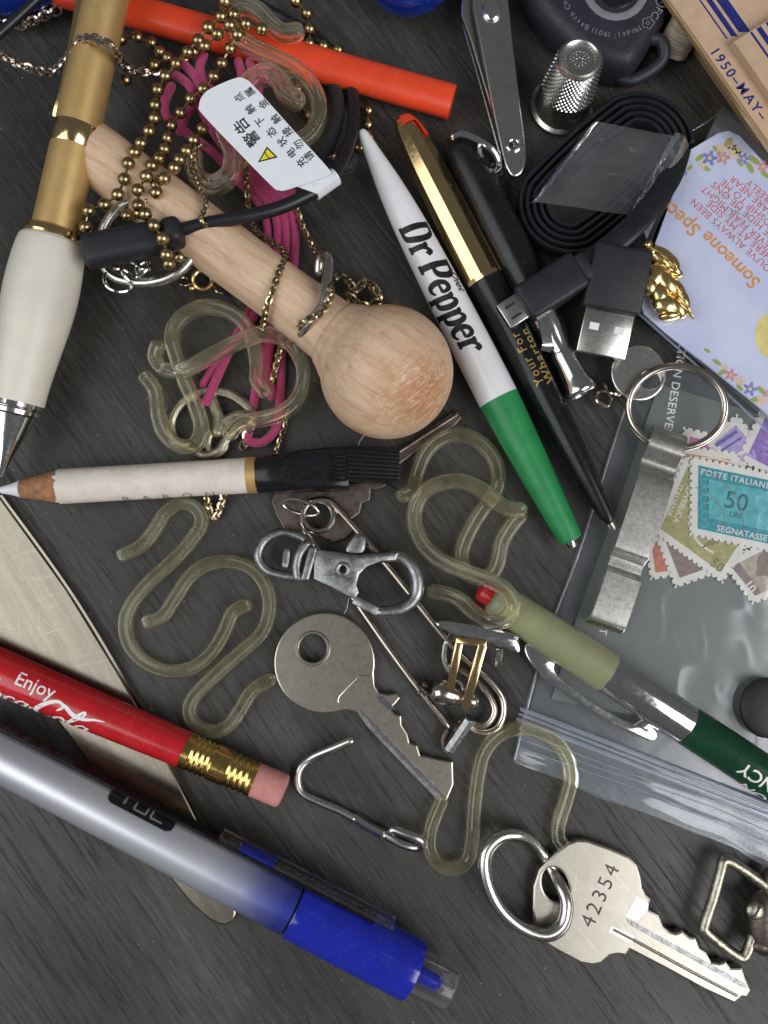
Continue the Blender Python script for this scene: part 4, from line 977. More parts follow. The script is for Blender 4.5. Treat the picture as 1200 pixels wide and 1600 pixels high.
def buckle():
    t = Thing('wire_buckle', 'small brass tinted wire buckle at the right edge', 'buckle', W(1150, 1420, 0))
    z = 4.0
    part(t, 'frame', tube([(1290, 1455, z), (1215, 1398, z), (1172, 1366, z), (1140, 1346, z), (1130, 1346, z), (1127, 1358, z), (1114, 1405, z), (1101, 1444, z), (1103, 1455, z), (1130, 1478, z), (1153, 1494, z), (1163, 1494, z), (1170, 1480, z), (1176, 1462, z)], z, 8.5, 4, seg=14), 'old_pewter')
    part(t, 'hinge', merge(ellipsoid(W(1192, 1440, 3.5), X, Y, Z, 3.6, 7.0, 3.2), ellipsoid(W(1205, 1385, 3.5), X, Y, Z, 2.2, 4, 2.2), ellipsoid(W(1188, 1475, 4), X, Y, Z, 2.5, 1.8, 2)), 'brown_metal')
    c = W(1180, 1423, 6.4)
    sc = part(t, 'screw', ellipsoid(c, X, Y, Z, 1.9, 1.9, .9, 24, 10), 'old_pewter')
    part(t, 'slot', rbox(c + Z * .85, Vector((.5, .85, 0)).normalized(), Vector((-.85, .5, 0)).normalized(), Z, 2.8, .45, .2, 0), 'ink_black', sc)
buckle()

# ================================================================== nail clipper, thimble, fob, blue things
def nail_clipper():
    t = Thing('nail_clipper', 'worn steel nail clipper with rivet and lever', 'nail clipper', W(770, 130, 0))
    lo = [(722, -30), (768, -30), (776, 40), (808, 225), (810, 262), (795, 262), (778, 235), (740, 100), (722, 40)]
    part(t, 'lower_jaw', plate([L2(lo, 1.8)], .4, 1.8, .3), 'steel', smooth=16)
    part(t, 'upper_jaw', plate([L2([(720, -30), (775, -30), (788, 60), (800, 180), (806, 258), (796, 262), (772, 190), (735, 70), (720, 30)], 4.4)], 3.4, 4.4, .3, lambda x, y: .03 * (y - 80)), 'steel', smooth=16)
    tilt = lambda x, y: .045 * (y - 110)
    lev = [(737, -30), (750, -40), (785, -34), (793, 0), (800, 60), (812, 150), (822, 222), (822, 252), (815, 268), (803, 272), (794, 262), (786, 240), (768, 160), (748, 60), (738, 10)]
    lv = part(t, 'lever', plate([L2(lev, 8.2, 3), ell(803, 224, 7, 8, 8.2, 20)], 7.0, 8.2, .35, tilt), 'steel', smooth=16)
    part(t, 'eyelet', torus(W(803, 224, 8.3) + Z * tilt(0, W(803, 224, 8.3).y), Z, 9.5 * .137, .42, 28, 10), 'bright_steel', lv)
    c = W(768, 20, 8.2); c.z += tilt(0, c.y)
    part(t, 'rivet', ellipsoid(c, X, Y, Z, 2.2, 2.6, .9, 28, 12), 'bright_steel', lv)
    g = text2d('NOVOT', 3.3, 0, 0, 1.3)
    part(t, 'embossing', lay(g, 779, 84, 8.2, (8, 50), .05, tilt), 'bright_steel', lv, 0)
    k = Thing('clipper_chain', 'short silver chain end hanging from the nail clipper', 'chain', W(765, 250, 0))
    part(k, 'ring', tube([(708, 214, 10), (722, 210, 10.6), (748, 220, 10.4), (770, 236, 9.6), (778, 256, 8), (768, 268, 6)], 9, 5.5, 5, seg=10), 'bright_steel')
    part(k, 'link', sweep(catmull([W(752, 226, 10.4), W(776, 240, 9), W(780, 262, 7), W(768, 270, 6.4), W(756, 254, 7.4), W(750, 240, 9)], 5, True), .55, 8, True), 'steel')
    part(k, 'link', sweep(catmull([W(770, 258, 5), W(782, 266, 4), W(780, 276, 3), W(770, 270, 3)], 5, True), .5, 8, True), 'steel')
nail_clipper()

def thimble():
    B, T_ = W(877, 167, 0), W(907, 90, 17.5); ax = (T_ - B); H = ax.length
    R = Rod((877, 167), 0, (907, 90), 17.5)
    t = Thing('thimble', 'silver thimble standing upright beside the black fob', 'thimble', B)
    kb, kt = K(877, 167, 0), K(907, 90, 17.5)
    rb, rt = 45 * kb, 35 * kt
    pr = [(0, rb * 1.04), (.25, rb * 1.09), (.7, rb * 1.09), (1.0, rb * 1.02), (1.2, rb * .97), (H * .36, rb * .90), (H * .38, rb * .885), (H * .9, rt * 1.05), (H * .955, rt * 1.03), (H * .99, rt * .95), (H, rt * .85), (H * .985, rt * .78), (H * .965, rt * .4), (H * .96, .1)]
    part(t, 'cup', R.lathe(pr, 56), 'steel')
    rf = interp(pr); bumps = []
    def dome(p, n, r):
        n = n.normalized(); u = n.orthogonal().normalized(); v = n.cross(u); V = [p + n * r * .75]; F = []
        for j, (q, h) in enumerate(((.6, .55), (1.0, -.1))):
            for k in range(6): a = k * math.pi / 3; V.append(p + (u * math.cos(a) + v * math.sin(a)) * r * q + n * r * h)
        for k in range(6):
            F.append((0, 1 + k, 1 + (k + 1) % 6)); F.append((1 + k, 7 + k, 7 + (k + 1) % 6, 1 + (k + 1) % 6))
        return V, F
    rows = 15
    for i in range(rows):
        x = H * (.41 + .52 * i / (rows - 1)); r = rf(x)
        for k in range(36):
            a = 2 * math.pi * (k + .5 * (i % 2)) / 36; d = R.b * math.cos(a) + R.n * math.sin(a)
            bumps.append(dome(R.A + R.a * x + d * r, d, .34 * r / rb + .05))
    part(t, 'side_knurling', merge(*bumps), 'bright_steel', stuff=True)
    bt = []
    for j in range(1, 6):
        rr = rt * .13 * j + .1; n = max(6, int(2 * math.pi * rr / .75))
        for k in range(n):
            a = 2 * math.pi * k / n; d = R.b * math.cos(a) + R.n * math.sin(a); bt.append(dome(R.A + R.a * (H * .962 + (.2 if j > 4 else 0)) + d * rr, R.a, .3))
    part(t, 'top_knurling', merge(*bt), 'bright_steel', stuff=True)
thimble()

def fob():
    t = Thing('black_fob', 'rounded black electronic fob with a loop and grey print', 'fob', W(930, 40, 0))
    out = [(796, -80), (806, -10), (836, 48), (880, 95), (925, 124), (965, 132), (985, 122), (1000, 100), (1018, 72), (1034, 40), (1036, -10), (1016, -90), (930, -140), (840, -130)]
    P = [W(x, y, 2) for x, y in out]; P = catmull(P, 5, True); o2 = [(p.x, p.y) for p in P]
    V = []; F = []; n = len(o2)
    lev = [(0, 1.2), (.8, .3), (2.4, 0), (6.5, .2), (8.4, 1.2), (9.3, 2.4), (9.6, 4)]
    for z, ins in lev:
        for x, y in offset_loop(o2, ins): V.append(Vector((x, y, z)))
    for i in range(len(lev) - 1):
        for k in range(n): F.append((i * n + k, i * n + (k + 1) % n, (i + 1) * n + (k + 1) % n, (i + 1) * n + k))
    F += [tuple(reversed(range(n))), tuple(range((len(lev) - 1) * n, len(lev) * n))]
    body = part(t, 'shell', (V, F), 'fob_black')
    part(t, 'loop', tube([(1003, 60, 6), (1028, 62, 6), (1037, 76, 5.5), (1034, 94, 4.5), (1014, 112, 3.6), (985, 126, 3), (968, 122, 3)], 5, 10, 5, seg=14), 'fob_black')
    z = 9.6
    part(t, 'button_ring', plate([ell(962, -20, 52, 55, z), ell(962, -20, 40, 43, z)], z - .5, z + .15, .1), 'ink_grey', body)
    part(t, 'button', ellipsoid(W(962, -20, z - .3), X, Y, Z, 38 * .135, 40 * .135, .9, 32, 10), 'black_plastic', body)
    # ring of print round the button
    zz = z; marks = []
    txt = 'Model: 19011 Batch Code'; c = W(958, -22, zz)
    a = math.radians(-62)
    for ch in txt:
        if ch != ' ':
            g = center2d(text2d(ch, 1.75)) if ch not in '.:' else text2d(ch, 1.75)
            rr = 11.2; p = c + Vector((math.cos(a), math.sin(a), 0)) * rr; up = Vector((math.cos(a), math.sin(a), 0)); u = Vector((up.y, -up.x, 0))
            marks.append(([p + u * v[0] + up * v[1] + Z * .05 for v in g[0]], g[1]))
        a -= .098 if ch not in 'il1:. ' else .066
    a = math.radians(-34)
    g = center2d(text2d('FC', 2.4, .03)); p = c + Vector((math.cos(a), math.sin(a), 0)) * 11.3; up = Vector((math.cos(a), math.sin(a), 0)); u = Vector((up.y, -up.x, 0))
    marks.append(([p + u * v[0] + up * v[1] + Z * .05 for v in g[0]], g[1]))
    def ringmark(a, rr, r, w):
        p = c + Vector((math.cos(a), math.sin(a), 0)) * rr; n = 20; V = []
        for i in range(n):
            q = 2 * math.pi * i / n
            for q_ in (r, r - w): V.append(p + Vector((math.cos(q) * q_, math.sin(q) * q_, .05)))
        return V, [(2 * i, 2 * i + 1, (2 * i + 3) % (2 * n), (2 * i + 2) % (2 * n)) for i in range(n)]
    marks.append(ringmark(math.radians(-18), 11.2, 1.5, .28)); g = center2d(text2d('C', 1.7)); p = c + Vector((math.cos(math.radians(-18)), math.sin(math.radians(-18)), 0)) * 11.2
    marks.append(([p + Vector((-v[0], -v[1], .05)) for v in g[0]], g[1]))
    for k in range(5):
        p = c + Vector((math.cos(math.radians(-49)), math.sin(math.radians(-49)), 0)) * 11.3; q = 2 * math.pi * k / 5
        r_ = ringmark(0, 0, .62, .2); marks.append(([v - c + p + Vector((math.cos(q), math.sin(q), 0)) * .85 for v in r_[0]], r_[1]))
    marks = [([Vector((v[0], v[1], z + .07)) for v in m[0]], m[1]) for m in marks]
    part(t, 'print', merge(*marks), 'ink_grey', body, 0)
fob()

def blue_things():
    c = W(640, -42, 9); single('blue_case', ellipsoid(c, X, Y, Z, 10, 9.2, 7.5, 36, 18), 'blue_metal', 'glossy blue rounded case end at the top, right of the bead chain', 'case')
    c = W(18, -40, 8)
    single('blue_bead', ellipsoid(c, Vector((.97, .2, 0)).normalized(), Vector((-.2, .97, 0)).normalized(), Z, 14, 8.4, 7, 36, 18), 'blue_metal', 'dark blue glossy rounded piece in the upper left corner', 'case')
    single('thin_cable', tube([(-30, 78), (0, 52), (35, 20), (80, -22)], 15, 7.5, 5, seg=12), 'cable_black', 'thin black cable crossing the upper left corner', 'cable')
blue_things()

# ================================================================== tan boxes, spool
def boxes():
    t = Thing('tan_box', 'tan cardboard box with navy stripes and a printed date', 'box', W(1180, 100, 0))
    z0, z1 = 6.0, 11.5
    P = [W(1000, -60, z1), W(1208, 238, z1), W(1208, 238, z1) + Vector((40, 29, 0)), W(1000, -60, z1) + Vector((40, 29, 0))]
    L = [(p.x, p.y) for p in P]
    part(t, 'tray', plate([offset_loop(L, 5.5)], .2, z1 - 1.5, .2), 'tan_edge', smooth=16)
    part(t, 'lid_rim', plate([L], z1 - 1.5, z1 - .25, .2), 'tan_edge', smooth=16)
    lid = part(t, 'lid', plate([offset_loop(L, .55)], z1 - .25, z1, .08), 'tan_board', smooth=16)
    def stripe(a, b, nm='stripe'):
        (x0, w0), e = a, b
        d = (W(1208, 238, z1) - W(1000, -60, z1)).normalized()
        p0 = W(x0, 0, z1) - d * 12; p1 = W(x0 + w0, 0, z1) - d * 12
        ln = e
        q = [p0, p1, p1 + d * ln, p0 + d * ln]
        part(t, nm, plate([[(p.x, p.y) for p in q]], z1 - .1, z1 + .03), 'navy_ink', lid, 0)
    stripe((1092, 3), 22.4); stripe((1103, 10), 21.8); stripe((1119, 19), 20.6)
    g = text2d('1950–MAY–', 3.1, .05, 0, 1.25)
    part(t, 'lettering', lay(g, 1108, 80, z1, (78, 106), .04), 'navy_ink', lid, 0)
    u = Thing('small_tan_box', 'smaller striped tan box stacked on the dated box', 'box', W(1190, 70, 11.5))
    zb = z1 + .1; zt = z1 + 2.2
    d = (W(1208, 238, z1) - W(1000, -60, z1)).normalized(); v = Vector((-d.y, d.x, 0))
    c = W(1146, 64, zt); Q = [c, c + d * 30, c + d * 30 + v * 30, c + v * 30]
    lid2 = part(u, 'lid', plate([[(p.x, p.y) for p in Q]], zb, zt, .3), 'tan_board', smooth=16)
    for o_, w in ((4.0, .5), (5.6, 1.2), (8.0, 3)):
        q = [c + v * o_ + d * .4, c + v * (o_ + w) + d * .4, c + v * (o_ + w) + d * 30, c + v * o_ + d * 30]
        part(u, 'stripe', plate([[(p.x, p.y) for p in q]], zt - .1, zt + .03), 'navy_ink', lid2, 0)
    s = Thing('thread_spool', 'pale thread spool peeking out between fob and box', 'spool', W(1056, 70, 0))
    R = Rod((1050, 78), 1.2, (1078, 30), 7.5)
    pr = []
    for i in range(40): pr.append((R.L * i / 39, 3.6 + .22 * math.cos(i * 1.9)))
    part(s, 'thread', R.lathe([(0, 2.6)] + pr, 32), 'thread')
boxes()

# ================================================================== coiled cable in film, with its plugs
def usb_cable():
    t = Thing('charging_cable', 'coiled flat black charging cable with micro plug and silver plug', 'cable', W(930, 300, 0))
    z = 5.0; c1, c2 = (893, 322), (992, 232)
    path = []; turns = 5; N = 80
    for k in range(turns):
        for i in range(N):
            a = 2 * math.pi * i / N; r = 34 + 10.5 * (k + i / N)
            ca, sa = math.cos(a), math.sin(a)
            ax = Vector((c2[0] - c1[0], c2[1] - c1[1])).normalized()
            dx, dy = r * ca, r * sa
            s = 1 if (dx * ax.x + dy * ax.y) > 0 else 0
            w = max(0, min(1, .5 + (dx * ax.x + dy * ax.y) / 50))
            cx, cy = c1[0] + (c2[0] - c1[0]) * w, c1[1] + (c2[1] - c1[1]) * w
            path.append(W(cx + dx * 1.0, cy + dy * .95, z + .35 * math.sin(a * 2 + k)))
    sec = [(math.copysign(abs(math.cos(a)) ** .6, math.cos(a)) * .58, math.copysign(abs(math.sin(a)) ** .6, math.sin(a)) * 2.0) for a in [2 * math.pi * i / 14 for i in range(14)]]
    part(t, 'coil', sweep(path, 1.0, section=sec, upz=True), 'cable_black')
    sec2 = [(b * 1.0, a * 1.3) for a, b in sec]
    part(t, 'micro_lead', sweep(catmull([W(1062, 232, 6), W(1048, 275, 8), W(1020, 318, 10), W(985, 358, 11), W(940, 396, 11), W(900, 424, 10.6)], 8), 1.25, section=sec2, upz=True), 'cable_black')
    part(t, 'plug_lead', sweep(catmull([W(1035, 300, 5), W(1012, 345, 5), W(1000, 375, 6), W(985, 400, 7)], 8), 1.2, section=sec2, upz=True), 'cable_black')
    # micro plug
    a, b = W(905, 422, 10.4), W(816, 478, 9.6); u = (b - a).normalized(); v = Z.cross(u).normalized(); w = u.cross(v)
    L = (b - a).length; k = .133
    body = part(t, 'micro_plug_body', rbox((a + b) / 2, u, v, w, L, 62 * k, 5.2, 1.0, 3), 'black_matte')
    part(t, 'strain_relief', rbox(a - u * .9, u, v, w, 2.6, 44 * k, 4.0, .6, 2), 'black_matte', body)
    p = b + u * 2.2
    tip = part(t, 'micro_plug_tip', rbox(p, u, v, w, 5.2, 44 * k, 2.0, .25, 2), 'steel')
    for s_ in (-1, 1): part(t, 'slot', rbox(p + v * (s_ * 1.3) + w * 1.0 + u * .2, u, v, w, 2.4, .5, .1, 0), 'ink_black', tip)
    part(t, 'tip_mouth', rbox(p + u * 2.6, u, v, w, .1, 5.0, 1.2, 0), 'ink_black', tip)
    # full size plug
    a, b = W(972, 388, 10.5), W(951, 488, 8.2); u = (b - a).normalized(); v = Z.cross(u).normalized(); w = u.cross(v)
    pb = part(t, 'plug_body', rbox((a + b) / 2, u, v, w, (b - a).length, 94 * k, 6.2, .8, 3), 'black_matte')
    e = W(936, 556, 6.6); u2 = (e - b).normalized(); v2 = Z.cross(u2).normalized(); w2 = u2.cross(v2)
    sh = part(t, 'plug_shell', rbox((b + e) / 2, u2, v2, w2, (e - b).length, 80 * k, 3.6, .3, 2), 'steel')
    for s_ in (-1, 1): part(t, 'window', rbox((b + e) / 2 + v2 * (s_ * 2.7) + w2 * 1.78 - u2 * 1.0, u2, v2, w2, 1.5, 2.0, .12, 0), 'ink_white', sh)
    part(t, 'shell_mouth', rbox(e + u2 * .02, u2, v2, w2, .08, 78 * k - .6, 2.6, 0), 'bright_steel', sh)
    # clear wrap round the coil
    f = quadmap([(922, 186), (1070, 214), (1006, 338), (824, 312)], 9.0)
    def wrap(u_, v_):
        p = f(u_, v_); e_ = max(0, (u_ - .86) / .14); e0 = max(0, (.1 - u_) / .1)
        p.z = 8.6 - 3.6 * e_ ** 2 - 3.0 * e0 ** 2 + .35 * noise.noise(Vector((u_ * 4, v_ * 5, 1))) + .15 * noise.noise(Vector((u_ * 11, v_ * 13, 4)))
        return p
    fw = Thing('clear_wrap', 'clear plastic wrap folded round the coiled cable', 'plastic wrap', W(950, 250, 8))
    part(fw, 'top_sheet', sheet(wrap, 40, 40), 'wrap_film', smooth=180)
    g = quadmap([(1056, 206), (1078, 225), (1012, 372), (985, 332)], 8.0)
    part(fw, 'side_fold', sheet(lambda u_, v_: g(u_, v_) + Z * (1.2 * math.sin(u_ * 3.1) - .8 * u_ + .4 * noise.noise(Vector((u_ * 5, v_ * 9, 7)))), 16, 40), 'wrap_film', smooth=180)
    part(fw, 'crease', tube([(1054, 208, 9), (1036, 248, 9.3), (1012, 292, 9.3), (988, 336, 9)], 9, 1.1, 6, seg=6), 'clear_plastic')
usb_cable()

# ================================================================== black cable with rubber plug and warning tag
def tagged_cable():
    t = Thing('tagged_cable', 'black cable with rubber plug and white warning tag', 'cable', W(300, 350, 8))
    a, b = W(130, 396, 16.5), W(283, 362, 17); u = (b - a).normalized(); v = Z.cross(u).normalized(); w = u.cross(v); k = .128
    part(t, 'plug', rbox((a + b) / 2 - u * 1.5, u, v, w, (b - a).length - 3, 56 * k, 5.6, 2.0, 5, .92), 'black_matte')
    part(t, 'plug_collar', rbox(b - u * 1.6, u, v, w, 4.2, 44 * k, 6.4, 1.6, 4), 'black_matte')
    part(t, 'cable', tube([(280, 360, 17), (320, 350, 17), (370, 341, 17), (430, 327, 16.5), (475, 308, 16), (506, 290, 15.5), (530, 262, 13), (547, 220, 9), (553, 175, 6), (547, 130, 4), (525, 90, 3), (490, 58, 3), (450, 34, 4), (410, 12, 6), (370, -12, 7)], 16, 10.5, 7, seg=14), 'cable_black')
    part(t, 'inner_loop', tube([(552, 250, 6), (538, 262, 6), (505, 250, 7), (520, 215, 6), (529, 175, 5), (524, 140, 4), (505, 105, 3), (470, 75, 2.5)], 5, 9.5, 6, seg=12), 'soft_black')
    # the tag: a gently bowed sticker wrapped round the cable
    out = [(316, 150), (330, 138), (368, 122), (384, 124), (400, 138), (460, 205), (512, 262), (514, 272), (505, 277), (450, 296), (436, 297), (424, 290), (370, 235), (316, 178), (311, 165)]
    zt = 18.0; cxy = W(410, 210, zt)
    bow = lambda x, y: .7 * math.sin((x - cxy.x) * .12) + .25 * math.sin((y - cxy.y) * .2)
    bm_out = L2(out, zt, 4)
    tag = part(t, 'warning_tag', plate([bm_out], zt - .12, zt, 0), 'paper_white', smooth=0, label='white sticker tag with black warning characters')
    q = quadmap([(486, 272), (516, 266), (530, 290), (497, 309)], 17)
    wrapc = []
    R = Rod((490, 300), 15.8, (524, 276), 15.0)
    part(t, 'tag_wrap', R.lathe([(0, 14.5 * .13), (R.L, 14.5 * .13)], 28), 'paper_white')
    q = L2([(466, 290), (500, 258), (530, 285), (498, 308)], 17.6)
    part(t, 'tag_neck', plate([L2([(455, 288), (512, 262), (527, 280), (497, 303)], 17.5, 0)], 17.3, 17.45, 0), 'paper_white', smooth=0)
    d = (-38, -47); chars = []
    def ch(c, px, py, s, bold=.02):
        g = center2d(text2d(c, s, bold)); chars.append(lay(g, px, py, zt, d, .05))
    ch('警', 393, 217, 3.3, .04); ch('告', 377, 197, 3.3, .04)
    for c, px, py in (('充', 471, 254), ('电', 455, 239), ('状', 441, 222), ('态', 424, 207), ('下', 407, 190), ('触', 391, 171), ('点', 374, 153)): ch(c, px, py, 2.1)
    for c, px, py in (('请', 483, 244), ('勿', 467, 226), ('接', 449, 206), ('触', 431, 186), ('金', 411, 163), ('属', 391, 144)): ch(c, px, py, 2.1)
    part(t, 'characters', merge(*chars), 'ink_black', tag, 0)
    tri = [(403, 254), (434, 246), (417, 229)]
    wt = part(t, 'warning_triangle', plate([L2(tri, zt)], zt + .01, zt + .05), 'ink_black', tag, 0)
    part(t, 'triangle_fill', plate([offset_loop(L2(tri, zt), .32)], zt + .05, zt + .08), 'warning_yellow', tag, 0)
    part(t, 'bolt', lay(ribbon2d([(-.9, 0), (0, .15), (.9, 0)], .22), 418, 243, zt, (-10, -13), .1), 'ink_black', tag, 0)
tagged_cable()

# ================================================================== pink elastic cords
def pink_cord():
    t = Thing('pink_elastic', 'bundle of bright pink elastic cord loops under the mallet', 'elastic cord', W(380, 400, 1))
    strands = [
        [(268, 135, 8), (257, 160, 8), (263, 185, 7), (292, 208, 6), (335, 240, 5), (378, 288, 4), (412, 330, 3), (418, 380, 2), (408, 440, 1.3), (388, 490, 1.4), (355, 555, 2.2), (322, 628, 3.6)],
        [(275, 118, 9), (290, 128, 9), (300, 140, 9), (306, 150, 8), (330, 200, 6), (380, 270, 5), (428, 330, 4), (432, 390, 2.2), (420, 450, 1.3), (392, 500, 1.5), (346, 560, 2), (318, 600, 2)],
        [(284, 98, 9.5), (304, 118, 9.5), (314, 138, 9), (350, 220, 6), (400, 275, 5), (441, 330, 4), (446, 395, 2.2), (436, 450, 1.3), (424, 520, 1.4), (406, 580, 1.4), (394, 640, 1.4), (386, 690, 1.6)],
        [(318, 86, 9.5), (312, 105, 9.5), (322, 128, 9), (370, 215, 6), (420, 280, 5), (456, 335, 4), (460, 400, 2.2), (448, 480, 1.3), (440, 545, 1.4), (438, 610, 1.4), (432, 665, 1.6), (412, 690, 1.7), (388, 690, 1.7)],
        [(372, 96, 9), (378, 118, 9), (374, 140, 8), (395, 220, 6), (430, 285, 5), (450, 330, 3.5), (440, 420, 1.4), (428, 500, 1.3), (420, 560, 1.4), (424, 620, 1.4)],
        [(390, 98, 9), (396, 118, 9), (392, 142, 8), (372, 150, 7), (340, 145, 7), (310, 160, 7), (290, 180, 6.5), (281, 205, 6)],
        [(404, 106, 9), (412, 122, 9), (404, 148, 8), (420, 230, 6), (455, 300, 4.6)],
    ]
    for s in strands:
        part(t, 'strand', tube(s, 5, 7.0, 6, seg=12), 'pink_cord')
pink_cord()

# ================================================================== ball chain
def ball_chain():
    t = Thing('ball_chain', 'long antique brass ball chain tangled over the wooden stick', 'ball chain', W(250, 250, 8))
    S = [
        [(352, 2, 15.5), (345, 28, 15.5), (318, 48, 14.5), (310, 62, 14), (288, 88, 12), (265, 112, 11.5), (248, 138, 11.5), (243, 165, 12), (239, 192, 13), (222, 222, 14.5), (203, 249, 17.4), (194, 279, 17.6), (188, 300, 17.4), (168, 318, 17), (146, 323, 17), (133, 344, 16.5), (140, 372, 14)],
        [(372, 55, 14.5), (358, 78, 12), (349, 95, 11), (336, 117, 11), (318, 138, 11), (302, 152, 10.5), (286, 172, 10), (270, 192, 10), (262, 215, 11), (256, 238, 13), (243, 252, 15), (230, 272, 17.8), (219, 292, 18), (214, 314, 18), (234, 342, 20.5), (252, 366, 21), (258, 392, 20.5), (264, 412, 16)],
        [(316, 202, 11), (300, 222, 12.5), (285, 243, 14.5), (273, 262, 17.6), (259, 276, 18.2), (247, 293, 18.2), (237, 318, 18)],
        [(352, 8, 14), (372, 30, 15), (382, 36, 15), (397, 39, 14.8), (412, 46, 14)],
        [(288, 92, 9), (305, 78, 12), (322, 70, 13.5), (338, 55, 14.5), (357, 40, 15.5), (378, 35, 15.8)],
        [(462, 2, 8), (477, 14, 7), (484, 40, 6), (480, 66, 6), (504, 71, 4.4), (526, 76, 4.2), (540, 84, 3.8)],
        [(556, 160, 2), (574, 173, 2), (572, 190, 2.5), (582, 206, 2.5), (556, 236, 2), (530, 250, 1.6), (515, 242, 1.6)],
        [(450, 120, 4), (461, 135, 4), (470, 152, 3), (468, 170, 2.6), (482, 180, 2.2), (500, 190, 2)],
        [(190, 62, 6), (216, 58, 6), (236, 67, 6), (252, 82, 7), (262, 90, 8), (245, 100, 9), (228, 110, 9)],
        [(196, 124, 7), (184, 130, 7), (178, 128, 7)],
        [(244, 290, 16), (225, 330, 15), (205, 330, 14), (195, 345, 13)],
        [(276, 380, 15), (282, 395, 13.5), (280, 402, 12)],
    ]
    me = to_mesh('bead', ball(Vector((0, 0, 0)), 1.36, 16, 10), 'antique_brass', (0, 0, 0))
    pins = []
    for s in S:
        path = catmull(P3(s, 10), 8); step = 3.5; cum = 0; nxt = 0; last = None
        for a, b in zip(path, path[1:]):
            d = (b - a).length
            while nxt <= cum + d:
                p = a.lerp(b, (nxt - cum) / d) + Vector((random.uniform(-.12, .12), random.uniform(-.12, .12), random.uniform(-.15, .15)))
                o = bpy.data.objects.new('bead', me); COL.objects.link(o); o.parent = t.obj; o.location = (p - t.o) * MM
                if last is not None: pins.append(sweep([last, p], .3, 6))
                last = p; nxt += step
            cum += d
    part(t, 'connecting_pins', merge(*pins), 'antique_brass', stuff=True)
ball_chain()

